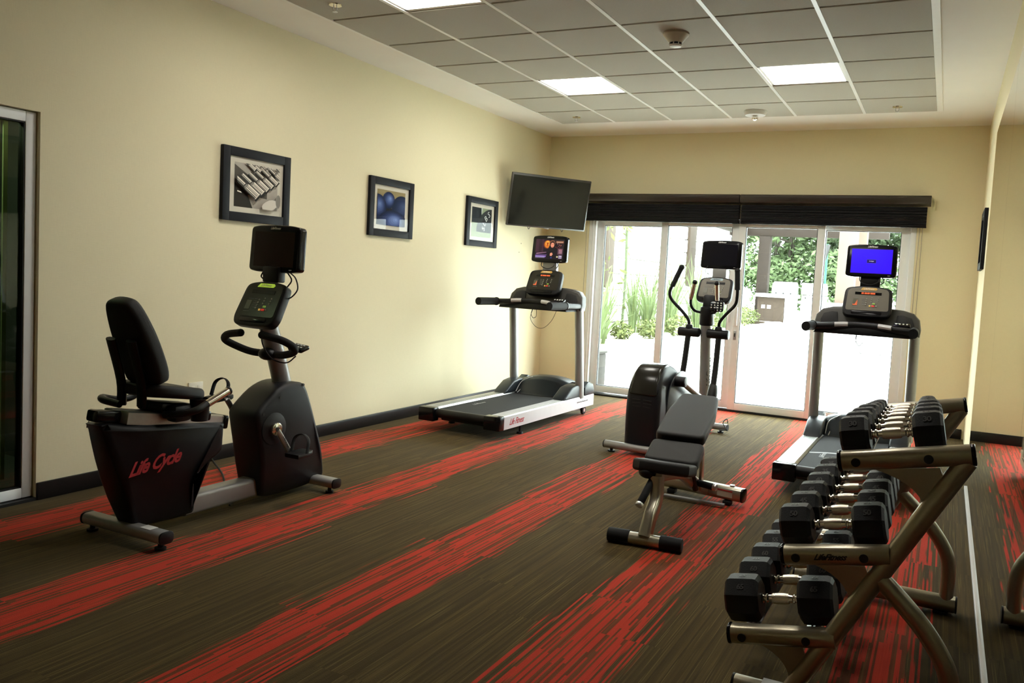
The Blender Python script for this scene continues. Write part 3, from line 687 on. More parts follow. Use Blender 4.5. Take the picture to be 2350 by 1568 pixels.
# ------------------------------------------------------------------ treadmills
def treadmill(lab, loc, rz, kind, dim):
    t_ = thing('treadmill', lab, 'treadmill', loc, rz, 'treadmills facing the glass doors')
    FY = frame((0, 0, 0), (1, 0, 0), (0, 0, 1))       # XY -> XZ, z -> -y
    for s in (-1, 1):
        xs = [(.430, .085), (.430, .190), (.420, .198), (.398, .198)]
        k = 0
        x = .392
        while x > .300: xs += [(x, .194), (x-.006, .194), (x-.006, .197), (x-.012, .197)]; x -= .012
        xs += [(.290, .192), (.280, .180), (.280, .155), (.405, .150), (.405, .085)]
        rail = MB().prism([(s*a, b_) for a, b_ in xs], frame((0, 1.84, 0), (1, 0, 0), (0, 0, 1)), 1.80).build('side_rail', SILVERL if s > 0 else ALU, t_)
        MB().box((s*.352, .0, .142), (.165, .085, .115), bev=.008).build('end_cap', BLACKG, t_)
        if s > 0:
            SM = frame((.4305, .22, .137), (0, 1, 0), (0, 0, 1))
            text('Life Fitness', .072, SM @ Matrix.Translation((.03, 0, 0)), RTEXT, rail, shear=.6, bold=.001, sx=.85)
            text('FlexDeck Shock Absorption System', .020, SM @ Matrix.Translation((1.35, .012, 0)), KTEXT, rail, shear=.3)
        MB().cyl((s*.38, .40, 0), (s*.38, .40, .018), .032, .026, n=16).cyl((s*.38, .40, .018), (s*.38, .40, .10), .010, n=10).build('levelling_foot', RUBBER, t_)
        w_ = MB().cyl((s*.38-.014, 1.70, .042), (s*.38+.014, 1.70, .042), .042, n=20, bev=.004).build('wheel', RUBBER, t_)
        MB().cyl((s*.38-.016, 1.70, .042), (s*.38+.016, 1.70, .042), .018, n=12).build('hub', STEEL, w_)
        MB().box((s*.34, 1.52, .072), (.05, .36, .035), rot=(-.12, 0, 0), bev=.004).build('lift_bracket', SILVER, t_)
        MB().prism([(1.16, .19), (1.20, .225), (1.34, .30), (1.44, .315), (1.56, .315), (1.58, .19)], frame((.275 if s > 0 else -.425, 0, 0), (0, 1, 0), (0, 0, 1)), .15, bev=.018, seg=3).build('upright_base', COVERM, t_)
        MB().prism([(1.62, .19), (1.62, .28), (1.72, .325), (1.82, .30), (1.85, .24), (1.85, .19)], frame((.325 if s > 0 else -.428, 0, 0), (0, 1, 0), (0, 0, 1)), .103, bev=.015, seg=3).build('side_cover', COVERM, t_)
        MB().tube([(s*.402, 1.55, .185), (s*.398, 1.50, .62), (s*.394, 1.44, 1.08)], .044, n=18, k=4, sx=1.25, upv=(1, 0, 0)).build('upright', SILVER, t_)
        # arm with foam grip
        a_ = MB().tube([(s*.405, 1.12, 1.085), (s*.41, 1.30, 1.082), (s*.40, 1.46, 1.08)], .030, n=14).build('handrail', BLACKP, t_)
        MB().tube([(s*.405, .80, 1.088), (s*.405, .81, 1.088), (s*.405, 1.11, 1.086)], lambda q: .026+.010*min(1, q*9), n=16, k=5, upv=(0, 0, 1)).build('grip', FOAM, a_)
        MB().cyl((s*.405, 1.105, 1.086), (s*.405, 1.125, 1.086), .040, n=18, bev=.004).build('grip_collar', BLACKG, a_)
    MB().box((0, .92, .115), (.56, 1.66, .07), bev=.01).build('underframe', KTEXT, t_)
    bl = MB().prism([(.02, .150), (.0, .165), (.02, .186), (1.40, .186), (1.40, .150)], frame((-.272, 0, 0), (0, 1, 0), (0, 0, 1)), .544, bev=.002).build('belt', BELT, t_)
    art([(C(.16, .165, .17), rect(-.11, 0, .11, .018)), (C(.16, .165, .17), rect(-.11, .022, .11, .026))], frame((0, .30, .1866), (1, 0, 0), (0, 1, 0)), PRINT, bl, 'belt_marking') if False else None
    text('LifeFitness', .055, frame((.02, .28, .1863), (-1, 0, 0), (0, -1, 0)) if False else frame((-.16, .52, .1863), (0, 1, 0), (-1, 0, 0)), GREYP, bl, shear=.4)
    MB().tube([(x_, .55+.10*math.sin(PI*(x_+.27)/.54), .1862) for x_ in (-.27, -.14, 0, .14, .27)], .004, n=4, k=5, sx=4).build('belt_arc', GREYP, bl) if kind == 'blue' else None
    MB().cyl((-.272, .028, .150), (.272, .028, .150), .038, n=24).build('rear_roller', BLACKP, t_)
    # motor hood
    def hood(u, v):
        x = (u-.5)*.56
        h = .36-.045*(abs(x)/.28)**2
        prof = [(1.36, .188), (1.38, .20), (1.47, h-.035), (1.53, h), (1.60, h+.006), (1.74, h-.01), (1.83, h-.05), (1.86, .185)]
        f = v*(len(prof)-1); i = min(int(f), len(prof)-2); q = f-i
        return V((x, prof[i][0]*(1-q)+prof[i+1][0]*q+(-.03*(1-(x/.28)**2) if v < .2 else 0), prof[i][1]*(1-q)+prof[i+1][1]*q))
    hd = MB().grid(hood, 16, 21)
    hd.build('motor_cover', COVERM, t_, ang=60)
    MB().tube([(-.235, 1.345, .192), (-.215, 1.43, .245), (-.16, 1.52, .338)], .004, n=6).tube([(-.262, 1.36, .20), (-.25, 1.45, .29), (-.16, 1.53, .343)], .004, n=6).build('trim_strip', SILVERL, t_)
    # dash
    prof = [(-.435, 1.035), (-.44, 1.09), (-.425, 1.165), (-.375, 1.215), (-.29, 1.235), (-.18, 1.245), (.18, 1.245), (.29, 1.235), (.375, 1.215), (.425, 1.165), (.44, 1.09), (.435, 1.035), (.25, 1.045), (0, 1.06), (-.25, 1.045)]
    DM = frame((0, 1.50, 0), (1, 0, 0), (0, 0, 1))
    dash = MB().prism(prof, DM, .11, bev=.016, seg=3, fn=lambda c: V((c.x, c.y, c.z-(c.y-1.03)*.28))).build('dashboard', DASHM, t_)
    DF = frame((0, 1.388, 1.03), (1, 0, 0), (0, .28, 1))
    for s in (-1, 1):
        P = [(s*.36, .035), (s*.385, .10), (s*.36, .155), (s*.29, .175), (s*.245, .17), (s*.225, .035)]
        MB().prism(P if s > 0 else P[::-1], DF, .006, bev=.002).build('cup_holder', KTEXT, dash)
    MB().prism(rrect(.37, .045, .012), DF @ Matrix.Translation((0, .055, 0)), .006, bev=.002).build('reading_tray', KTEXT, dash)
    MB().prism([(-.032, 0), (.032, 0), (.028, .012), (-.028, .012)], DF @ Matrix.Translation((-.005, .032, .004)), .016, bev=.002).build('pulse_display', ORANGE if not dim else AMBERB, dash)
    bar = MB().tube([(-.40, 1.135, 1.083), (-.30, 1.13, 1.09), (-.12, 1.16, 1.104), (0, 1.17, 1.107), (.12, 1.16, 1.104), (.30, 1.13, 1.09), (.40, 1.135, 1.083)], .027, n=14, k=5).build('crossbar', BLACKP, t_)
    MB().prism([(-.40, 1.03), (.40, 1.03), (.38, 1.075), (.15, 1.09), (-.15, 1.09), (-.38, 1.075)], frame((0, 1.42, 0), (1, 0, 0), (0, 0, 1)), .27, bev=.01).build('lower_tray', BLACKP, t_)
    for s in (-1, 1):
        MB().tube([(s*.12, 1.137, 1.112), (s*.17, 1.128, 1.109), (s*.225, 1.116, 1.104)], .018, n=8, k=3).build('pulse_sensor', SILVERL, bar)
    MB().box((.30, 1.17, 1.125), (.13, .06, .022), rot=(.35, 0, 0), bev=.006).build('speed_keypad', BLACKG, t_)
    kp = kids(t_)[-1]
    for k in range(4): MB().box((.255+.028*k, 1.165, 1.138), (.012, .016, .004), rot=(.35, 0, 0)).build('key', WTEXT, kp)
    for o_ in list(bpy.data.objects):
        if o_.type == 'MESH' and (o_.parent is t_ or (o_.parent and o_.parent.parent is t_)):
            for v_ in o_.data.vertices: v_.co.x *= .915
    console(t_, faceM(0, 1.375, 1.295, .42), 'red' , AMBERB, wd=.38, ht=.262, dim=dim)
    MB().box((0, 1.50, 1.445), (.15, .05, .13), bev=.006).build('monitor_neck', SILVER if not dim else BLACKP, t_)
    monitor(t_, faceM(0, 1.455, 1.618, .10), kind)
    MB().tube([(-.055, 1.27, 1.03), (-.05, 1.24, .98), (-.03, 1.25, .945), (-.005, 1.26, .965), (-.01, 1.27, 1.03)], .0028, n=6).build('hanging_wire', WIREM, t_)
    MB().tube([(-.05, 1.27, 1.03), (-.045, 1.22, .94), (.02, 1.22, .865), (.10, 1.22, .86), (.17, 1.24, .93), (.21, 1.26, 1.03)], .0022, n=6).build('hanging_wire', WIREM, t_)
    MB().tube([(-.08, 1.47, 1.50), (-.07, 1.44, 1.45), (0, 1.43, 1.425), (.06, 1.44, 1.45), (.075, 1.47, 1.50)], .004, n=6).build('monitor_cable', WIREM, t_)
    MB().tube([(.08, 1.47, 1.50), (.105, 1.45, 1.46), (.085, 1.45, 1.43)], .004, n=6).build('monitor_cable', WIREM, t_)
    return t_
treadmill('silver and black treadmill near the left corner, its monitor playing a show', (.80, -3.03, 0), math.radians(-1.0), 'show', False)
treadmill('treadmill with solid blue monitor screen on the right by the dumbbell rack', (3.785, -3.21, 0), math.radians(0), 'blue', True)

# ------------------------------------------------------------------ elliptical
t_ = thing('elliptical_trainer', 'black elliptical trainer in front of the second glass door', 'elliptical trainer', (2.28, -2.80, 0), math.radians(-4.7))
for y_, hw, nm in ((0, .285, 'rear_foot_bar'), (1.47, .23, 'front_foot_bar')):
    fb = MB().cyl((-hw, y_, .055), (hw, y_, .055), .030, n=20, bev=.003).build(nm, SILVER, t_)
    for s in (-1, 1):
        MB().cyl((s*hw, y_, .055), (s*(hw+.006), y_, .055), .0305, n=20).build('end_cap', RUBBER, fb)
        MB().cyl((s*(hw-.06), y_, 0), (s*(hw-.06), y_, .012), .028, n=14).cyl((s*(hw-.06), y_, .012), (s*(hw-.06), y_, .04), .012, n=10).build('levelling_foot', RUBBER, fb)
MB().box((0, .80, .075), (.09, 1.4, .06), bev=.008).build('base_beam', SHROUD, t_)
hp = [(.03, .03), (.02, .30), (.035, .50), (.075, .605), (.14, .672), (.22, .70), (.33, .695), (.45, .65), (.57, .55), (.66, .43), (.72, .28), (.74, .12), (.73, .03)]
def taper(c): 
    k = 1-.18*max(0, (c.y-.45)/.25); return V((c.x, c.y, (c.z-.145)*k+.145))
hs = MB().prism([(p.x, p.y) for p in catmull([(a, b_, 0) for a, b_ in hp], 3, False)], frame((-.145, 0, 0), (0, 1, 0), (0, 0, 1)), .29, bev=.045, seg=4, fn=taper).build('drive_housing', SHROUD, t_)
MB().prism([(p.x, p.y) for p in catmull([(.028, .475, 0), (.038, .52, 0), (.075, .615, 0), (.14, .682, 0), (.22, .708, 0), (.31, .705, 0), (.31, .66, 0), (.14, .60, 0), (.09, .5, 0)], 3, True)], frame((-.122, 0, 0), (0, 1, 0), (0, 0, 1)), .244, bev=.03, seg=3, fn=lambda c: V((c.x-.004, c.y, (c.z-.122)*(1-.12*max(0, (c.y-.5)/.2))+.122))).build('housing_top', mat('gloss_charcoal', (.016, .0145, .011), .2), hs)
for c_ in (-1, 1):
    for k in range(4):
        MB().box((c_*.045, .0235+.002*k, .435-.026*k), (.070, .010, .007), rot=(0, c_*.05, 0)).build('vent_slot', KTEXT, hs)
for s in (-1, 1):
    d_ = MB().cyl((s*.138, .44, .385), (s*.152, .44, .385), .262, n=48, bev=.004).build('crank_disc', mat('disc_slate', (.022, .027, .031), .33), t_)
    MB().cyl((s*.152, .44, .385), (s*.154, .44, .385), .025, n=16).build('disc_bolt', STEEL, d_)
    cy, cz = (.33, .575) if s > 0 else (.55, .19)
    MB().cyl((s*.15, cy, cz), (s*.235, cy, cz), .042, n=20, bev=.006).build('crank_pin', BLACKP, t_)
    MB().tube([(s*.20, cy, cz), (s*.20, 1.05, .30)], .024, n=12, k=1).build('link_arm', SILVER, t_)
    pd = MB().box((s*.20, .86, .345 if s > 0 else .30), (.13, .34, .03), rot=(-.2, 0, 0), bev=.012).build('pedal', BLACKP, t_)
    MB().box((s*.20, 1.03, .345 if s > 0 else .30), (.14, .03, .08), rot=(-.2, 0, 0), bev=.01).build('toe_rim', BLACKP, pd)
    xp = s*.138
    MB().prism(rrect(.085, .085, .038, 6), frame((xp-.1 if s > 0 else xp-.1, 1.31, .915), (0, 1, 0), (0, 0, 1)), .20, bev=.012, seg=3).build('pivot_housing', BLACKP, t_)
    MB().tube([(s*.145, 1.31, .88), (s*.15, 1.27, .62), (s*.155, 1.22, .43)], .027, n=14, k=4).build('swing_arm', BLACKP, t_)
    MB().tube([(s*.155, 1.235, .46), (s*.158, 1.20, .38), (s*.16, 1.16, .28)], lambda q: .034+.012*math.sin(PI*q), n=14, k=4).build('arm_boot', BLACKP, t_)
    MB().cyl((s*.14, 1.31, .945), (s*.14, 1.31, .985), .038, .028, n=18, bev=.004).build('handle_socket', BLACKP, t_)
    if s < 0: hp_ = [(-.14, 1.31, .97), (-.155, 1.31, 1.03), (-.215, 1.30, 1.10), (-.315, 1.28, 1.20), (-.335, 1.27, 1.27), (-.30, 1.27, 1.36), (-.235, 1.27, 1.50)]
    else: hp_ = [(.14, 1.31, .97), (.155, 1.29, 1.03), (.215, 1.26, 1.10), (.305, 1.22, 1.19), (.325, 1.20, 1.27), (.325, 1.19, 1.36), (.318, 1.18, 1.49)]
    hb = MB().tube(hp_, .015, n=12, k=6).build('moving_handle', BLACKP, t_)
    MB().tube([V(hp_[4])*.4+V(hp_[5])*.6, V(hp_[5])*.4+V(hp_[6])*.6, hp_[6]], .023, n=14, k=5).sphere(hp_[6], .026, n=12).build('grip', FOAM, hb)
MB().tube([(0, 1.46, .10), (0, 1.42, .55), (0, 1.36, 1.02)], .050, n=24, k=4).build('main_post', SILVER, t_)
text('LifeFitness', .075, frame((.045, 1.40, .55), (0, -.10, .99), (-.5, -.85, 0)), KTEXT, t_, shear=.4) 
MB().cyl((0, 1.375, .985), (0, 1.36, 1.155), .068, .060, n=28, bev=.012).build('post_collar', BLACKP, t_)
MB().box((0, 1.42, 1.19), (.11, .08, .14), rot=(-.2, 0, 0), bev=.02).build('console_neck', BLACKP, t_)
for s in (-1, 1):
    hh = MB().tube([(s*.05, 1.34, 1.10), (s*.10, 1.31, 1.115), (s*.125, 1.28, 1.16), (s*.125, 1.26, 1.22)], .013, n=10).build('fixed_handle', BLACKP, t_)
    top = (s*.125-.0+(.045 if s < 0 else 0), 1.22, 1.37)
    MB().tube([(s*.125, 1.26, 1.22), V(((s*.125+top[0])/2, 1.24, 1.29)), top], .019, n=12).build('pulse_sensor', CHROME, hh)
    MB().sphere(top, .023, n=12).build('tip', BLACKP, hh)
kp = MB().box((.135, 1.235, 1.165), (.125, .03, .095), rot=(-.35, 0, .05), bev=.014).build('remote_keypad', BLACKG, t_)
for i in range(4):
    for j in range(4):
        MB().box((.092+.029*i, 1.222-.0075*j*0-(-.35*0)+.0, 1.198-.021*j), (.012, .010, .010), bev=.002).build('key', WTEXT if not (i == 0 and j == 0) else PALEB, kp)
for c in kids(kp): c.location = (0, -.008+.007*0, 0)
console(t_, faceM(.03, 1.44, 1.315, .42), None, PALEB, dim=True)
MB().box((.035, 1.55, 1.46), (.13, .05, .14), bev=.006).build('monitor_neck', SILVER, t_)
monitor(t_, faceM(.04, 1.53, 1.638, .08), 'off')
MB().tube([(-.07, 1.50, 1.53), (-.08, 1.47, 1.48), (-.04, 1.47, 1.45)], .003, n=6).build('cable', WIREM, t_)
MB().tube([(.24, 1.45, .10), (.23, 1.44, .14), (.20, 1.43, .10), (.24, 1.41, .05), (.18, 1.40, .03)], .004, n=6).build('cable', WIREM, t_)

# ------------------------------------------------------------------ recumbent bike
BO = (.925, -6.20, 0)
t_ = thing('recumbent_bike', 'black recumbent exercise bike with red lettering along the left wall', 'exercise bike', BO)
YZ = lambda x: frame((x, 0, 0), (0, 1, 0), (0, 0, 1))
def hw(z, top): return .62+.38*min(1, max(0, (z-.03)/top))
def lofty(pts, half, m_, nm, bev=.028, top=.4, lo=.05, nose=None):
    def fn(c):
        k = lo/half+(1-lo/half)*min(1, max(0, (c.y-.05)/top))**.7
        x = (c.z-half)*k
        if nose: x *= nose(c.x)
        return V((c.x, c.y, x+half))
    return MB().prism([(p.x, p.y) for p in catmull([(a, b_, 0) for a, b_ in pts], 3, True)], YZ(-half), half*2, bev=bev, seg=3, fn=fn).build(nm, m_, t_)
rb = MB().prism(rrect(.075, .055, .022), frame((-.27, .0, .062), (0, 1, 0), (0, 0, 1)), .54, bev=.004).build('rear_foot_bar', SILVER, t_)
for s in (-1, 1):
    MB().prism(rrect(.078, .058, .022), frame((s*.27-(.012 if s < 0 else 0), .0, .062), (0, 1, 0), (0, 0, 1)), .012, bev=.004).build('end_cap', BLACKP, rb)
    MB().cyl((s*.24, 0, 0), (s*.24, 0, .012), .026, n=14).cyl((s*.24, 0, .01), (s*.24, 0, .05), .012, n=10).build('levelling_foot', RUBBER, rb)
MB().box((.16, 0, .0902), (.07, .045, .0008)).build('sticker', WTEXT, rb)
fb = MB().prism(rrect(.075, .055, .022), frame((-.245, 1.20, .062), (0, 1, 0), (0, 0, 1)), .49, bev=.004).build('front_foot_bar', SILVER, t_)
for s in (-1, 1):
    MB().prism(rrect(.078, .058, .022), frame((s*.245-(.012 if s < 0 else 0), 1.20, .062), (0, 1, 0), (0, 0, 1)), .012, bev=.004).build('end_cap', BLACKP, fb)
    MB().cyl((s*.20, 1.2, 0), (s*.20, 1.2, .012), .024, n=14).cyl((s*.20, 1.2, .01), (s*.20, 1.2, .05), .011, n=10).build('levelling_foot', RUBBER, fb)
sh = lofty([(-.17, .585), (-.165, .55), (-.12, .40), (-.02, .12), (.01, .07), (.08, .06), (.30, .05), (.345, .06), (.345, .10), (.335, .20), (.345, .26), (.40, .315), (.475, .36), (.485, .42), (.485, .50), (.44, .518), (.0, .565)], .105, SHROUD, 'rear_shroud', top=.30, lo=.05, nose=lambda y: .55+.45*min(1, max(0, (y+.17)/.12)))
# seat rail
RM = frame((0, -.088, .607), (0, 1, -.165), (0, .165, 1))
rl = MB().prism([(-.085, -.03), (.085, -.03), (.085, .025), (.07, .03), (.03, .03), (.03, .02), (-.03, .02), (-.03, .03), (-.07, .03), (-.085, .025)], frame((0, -.065, .606), (1, 0, 0), (0, -.165, -1)) @ Matrix.Diagonal((1, -1, 1, 1)), .57, bev=.002)
rl = rl.build('seat_rail', ALU, t_)
ec = MB().box((0, .0, 0), (.20, .055, .075), bev=.012, M=RM).build('rail_end_cap', BLACKG, t_)
MB().box((0, 0, 0), (.185, .03, .07), bev=.008, M=frame((0, .505, .508), (1, 0, 0), (0, 1, -.165))).build('rail_end_cap', BLACKG, t_)
for xx in (-.055, .055):
    MB().cyl((.1012, .0+xx, 0.0), (.1045, xx, 0), .006, n=10) if False else None
# lettering on shroud side
LMx = frame((.1045, .065, .372), (0, .985, .10), (0, -.10, .985))
text('Life Cycle', .088, LMx, RTEXT, sh, shear=.7, bold=.0025, sx=.90, label='red slanted lettering')
# beam
MB().prism(rrect(.105, .105, .02), frame((0, .30, .098), (1, 0, 0), (0, 0, 1)) @ Matrix.Rotation(0, 4, 'Z'), -.52, bev=0).build('base_beam', SILVER, t_)
fs = lofty([(.80, .04), (.765, .09), (.735, .30), (.70, .48), (.70, .525), (.73, .56), (.83, .635), (.93, .672), (1.02, .672), (1.07, .645), (1.13, .52), (1.22, .28), (1.26, .16), (1.275, .06), (1.15, .035), (.95, .03)], .115, SHROUD, 'front_shroud', top=.22, lo=.075)
MB().cyl((.112, .82, .43), (.119, .82, .43), .09, n=36, bev=.002).build('crank_cover', mat('cover_black', (.012, .012, .014), .4), fs)
for y_, z_ in ((.74, .52), (.86, .60), (1.04, .655), (-.135, .55), (.455, .49)):
    MB().cyl((.105, y_, z_), (.118 if y_ > .5 else .105, y_, z_), .008, n=10).build('screw', KTEXT, fs) if y_ > .5 else None
for s in (-1, 1):
    yc, zc = .82, .43
    a_ = math.radians(-60) if s > 0 else math.radians(120)
    ye, ze = yc+.165*math.cos(a_), zc+.165*math.sin(a_)
    cr = MB().cyl((s*.118, yc, zc), (s*.142, yc, zc), .037, n=24, bev=.004).build('crank', CHROME, t_)
    MB().cyl((s*.142, yc, zc), (s*.146, yc, zc), .013, n=12).build('axle_cap', KTEXT, cr)
    cb = MB().tube([(s*.135, yc, zc), (s*.15, (yc+ye)/2, (zc+ze)/2), (s*.16, ye, ze)], .016, n=8, k=3, sx=.6).build('crank_arm', ALU, cr)
    text('LifeFitness', .022, frame((s*.168, (yc+ye)/2, (zc+ze)/2), (0, (ye-yc), (ze-zc)), (0, -(ze-zc), (ye-yc))), KTEXT, cr, shear=.4) if s > 0 else None
    pd = MB().prism([(-.05, -.055), (.05, -.055), (.05, .05), (.035, .075), (-.035, .075), (-.05, .05)], frame((s*.225, ye, ze-.012), (1, 0, 0), (0, 1, .06)), .026, bev=.006).build('pedal', BLACKP, t_)
    MB().cyl((s*.16, ye, ze), (s*.19, ye, ze), .009, n=10).build('spindle', STEEL, pd)
    MB().tube([(s*.17, ye, ze+.01), (s*.175, ye+.02, ze+.085), (s*.225, ye+.03, ze+.11), (s*.275, ye+.02, ze+.085), (s*.285, ye, ze+.01)], .014, n=6, k=5, sx=.25, upv=(0, 1, 0)).build('strap', RUBBER, pd)
# stem, handlebar
MB().tube([(0, .995, .64), (0, .93, .84), (0, .845, 1.06)], .052, n=24, k=4).build('stem', SILVER, t_)
hb = None
for s in (-1, 1):
    o = MB().tube([(s*.02, .885, .835), (s*.12, .865, .84), (s*.215, .845, .865), (s*.255, .80, .90), (s*.20, .765, .935), (s*.08, .745, .955)], .021, n=14, k=7).sphere((s*.08, .745, .955), .022, n=12).build('handlebar', FOAM, t_)
MB().sphere((0, .87, .835), .045, (1.3, 1, .8)).build('bar_clamp', BLACKP, t_)
kp = MB().box((.20, .90, .885), (.10, .07, .025), rot=(.3, .1, 0), bev=.008).build('remote_keypad', BLACKG, t_)
for i in range(4):
    for j in range(2): MB().box((.165+.022*i, .885+.024*j, .897+.008*j-.002*i), (.010, .008, .004), rot=(.3, .1, 0)).build('key', WTEXT, kp)
MB().tube([(.02, .80, 1.0), (.03, .80, .90), (.07, .83, .82), (.15, .86, .80), (.2, .88, .84)], .004, n=6).build('keypad_cable', WIREM, t_)
console(t_, faceM(0, .80, 1.125, .48), None, LIME, wd=.32, ht=.27)
MB().box((0, .90, 1.285), (.12, .06, .09), bev=.01).build('monitor_neck', BLACKP, t_)
monitor(t_, faceM(0, .895, 1.43, .06), 'brown', wd=.37, ht=.27, dep=.06)
MB().tube([(.14, .88, 1.30), (.19, .87, 1.27), (.205, .87, 1.21), (.16, .86, 1.16), (.12, .86, 1.17)], .004, n=6).build('monitor_cable', WIREM, t_)
MB().tube([(.12, .88, 1.30), (.16, .87, 1.26), (.13, .87, 1.22)], .004, n=6).build('monitor_cable', WIREM, t_)
MB().tube([(-.06, .88, 1.30), (-.055, .86, 1.27), (-.02, .86, 1.25)], .004, n=6).build('monitor_cable', WIREM, t_)
# seat
cr = MB().box((0, .23, .612), (.18, .24, .05), rot=(-.16, 0, 0), bev=.015).build('seat_carriage', BLACKP, t_)
MB().box((0, .37, .560), (.19, .07, .05), rot=(-.16, 0, 0), bev=.01).build('carriage_block', BLACKG, t_)
st = [(-.13, .04), (-.17, .14), (-.155, .28), (-.09, .355), (0, .37), (.09, .355), (.155, .28), (.17, .14), (.13, .04), (0, .02)]
MB().prism([(p.x, p.y) for p in catmull([(a, b_, 0) for a, b_ in st], 4, True)], Matrix.Translation((0, 0, .655)), .06, bev=.022, seg=4, fn=lambda c: V((c.x, c.y, c.z-.16*(c.y-.25)+.35*c.x*c.x))).build('seat_cushion', VINYL, t_)
bk = [(-.12, 0), (-.13, .10), (-.12, .24), (-.09, .36), (-.045, .40), (.045, .40), (.09, .36), (.12, .24), (.13, .10), (.12, 0), (.08, -.03), (-.08, -.03)]
BM = frame((.025, .085, .785), (1, 0, 0), (0, -.36, .93))
MB().prism([(p.x, p.y) for p in catmull([(a, b_, 0) for a, b_ in bk], 4, True)], BM @ Matrix.Translation((0, 0, -.02)), .075, bev=.025, seg=4, fn=lambda c: V((c.x, c.y, c.z-1.0*c.x*c.x))).build('backrest', VINYL, t_)
for c in kids(t_):
    pass
for s in (-1, 1):
    MB().tube([BM @ V((s*.07, .22, .075)), BM @ V((s*.07-.03, .0, .075)), V((s*.07-.03, .04, .64))], .016, n=8, k=4, sx=1.8, upv=(0, 1, 0)).build('back_bracket', BLACKP, t_)
    hd = MB().tube([(.10, .12, .60), (.19, .13, .612), (.24, .18, .63), (.245, .24, .655)] if s > 0 else [(s*.06, .0, .645), (s*.16, -.01, .655), (s*.225, .03, .655), (s*.24, .11, .635), (s*.243, .19, .635), (s*.245, .24, .655)], .018, n=12).build('seat_handle', BLACKP, t_)
    MB().cyl((s*.245, .24, .655), (s*.25, .36, .705), .019, n=16).build('pulse_grip', CHROME, hd)
    MB().cyl((s*.25, .36, .705), (s*.25, .372, .709), .021, n=16, bev=.003).build('tip', BLACKP, hd)
cup = MB().lathe([(.040, 0), (.048, .10), (.052, .105), (.045, .105), (.038, .01)], Matrix.Translation((.145, .285, .555)) @ Matrix.Diagonal((1, 1, 1.05, 1)), 20).build('cup_holder', BLACKP, t_)
MB().box((.125, .18, .605), (.075, .10, .085), bev=.02).build('storage_pocket', BLACKP, t_)
MB().tube([(-.16, 1.0, .62), (-.16, .98, .72), (-.20, .95, .76), (-.24, .92, .72), (-.25, .93, .62)], .012, n=6, k=6, sx=.3, upv=(0, 1, 0)).build('loose_strap', RUBBER, t_) if False else None
cord('power_cable', [(.90, -5.55, .012), (.80, -5.42, .012), (.60, -5.30, .012), (.35, -5.10, .012), (.10, -4.95, .03), (.03, -4.93, .10)], 'black power cable on the carpet behind the bike', .006, WIREM, 'cable')

# ------------------------------------------------------------------ adjustable bench
BO = (3.05, -4.35, 0)
t_ = thing('weight_bench', 'adjustable black padded weight bench with pewter frame in mid floor', 'weight bench', BO)
o = BO
fbar = MB().cyl((2.96, -4.835, .034), (3.14, -4.82, .034), .033, n=18).build('front_foot_bar', BRONZE, t_, off=o)
for a_, b_ in (((2.855, -4.845, .036), (2.97, -4.835, .036)), ((3.13, -4.822, .036), (3.245, -4.812, .036))):
    MB().cyl(a_, b_, .037, n=20, bev=.006).build('rubber_sleeve', RUBBER, fbar, off=o)
def flat_tube(pts, w_, h_, nm, m_, k=5):
    P = catmull(pts, k); b = MB(); rings = []
    prof = rrect(w_, h_, min(w_, h_)*.3, 3)
    for i, p in enumerate(P):
        tt = (P[min(i+1, len(P)-1)]-P[max(i-1, 0)]).normalized(); x_ = V((1, 0, 0)); x_ = (x_-tt*x_.dot(tt)).normalized(); y_ = tt.cross(x_)
        rings.append([b.bm.verts.new(p+x_*a+y_*c) for a, c in prof])
    for A, B in zip(rings, rings[1:]):
        for j in range(len(A)): b.bm.faces.new((A[j], A[(j+1) % len(A)], B[(j+1) % len(A)], B[j]))
    b.bm.faces.new(rings[0][::-1]); b.bm.faces.new(rings[-1])
    return b.build(nm, m_, t_, off=o)
flat_tube([(3.05, -4.825, .05), (3.055, -4.78, .14), (3.055, -4.70, .22), (3.05, -4.68, .34)], .062, .085, 'front_post', BRONZE)
flat_tube([(3.05, -4.70, .345), (3.055, -4.52, .325), (3.06, -4.25, .27), (3.065, -4.0, .16), (3.07, -3.78, .085)], .06, .075, 'main_spine', BRONZE)
cb = MB().prism(rrect(.085, .085, .030, 5), frame((2.79, -3.665, .072), (-.172, -.985, 0) if False else (.172, .985, 0), (0, 0, 1)), .53, bev=.003).build('rear_crossbar', BRONZE, t_, off=o)
MB().prism(rrect(.088, .088, .032, 5), frame((3.310, -3.757, .072), (.172, .985, 0), (0, 0, 1)), .012, bev=.004).build('end_cap', BLACKG, cb, off=o)
MB().box((3.205, -3.782, .075), (.10, .002, .045), rot=(0, 0, -.172)).build('sticker', mat('sticker_cream', (.55, .50, .38), .5), cb, off=o)
MB().box((3.205, -3.784, .0935), (.10, .002, .008), rot=(0, 0, -.172)).build('sticker_stripe', RTEXT, cb, off=o)
MB().box((3.22, -3.755, .014), (.05, .07, .028), bev=.005).build('rubber_foot', RUBBER, cb, off=o)
MB().box((2.84, -3.69, .014), (.05, .07, .028), bev=.005).build('rubber_foot', RUBBER, cb, off=o)
MB().cyl((3.24, -3.74, .112), (3.24, -3.74, .124), .016, n=14).build('top_bolt', STEEL, cb, off=o)
MB().prism(rrect(.03, .018, .006), frame((2.84, -3.853, .018), (0, 1, 0), (0, 0, 1)), .385).build('rear_step_bar', GREYP, t_, off=o)
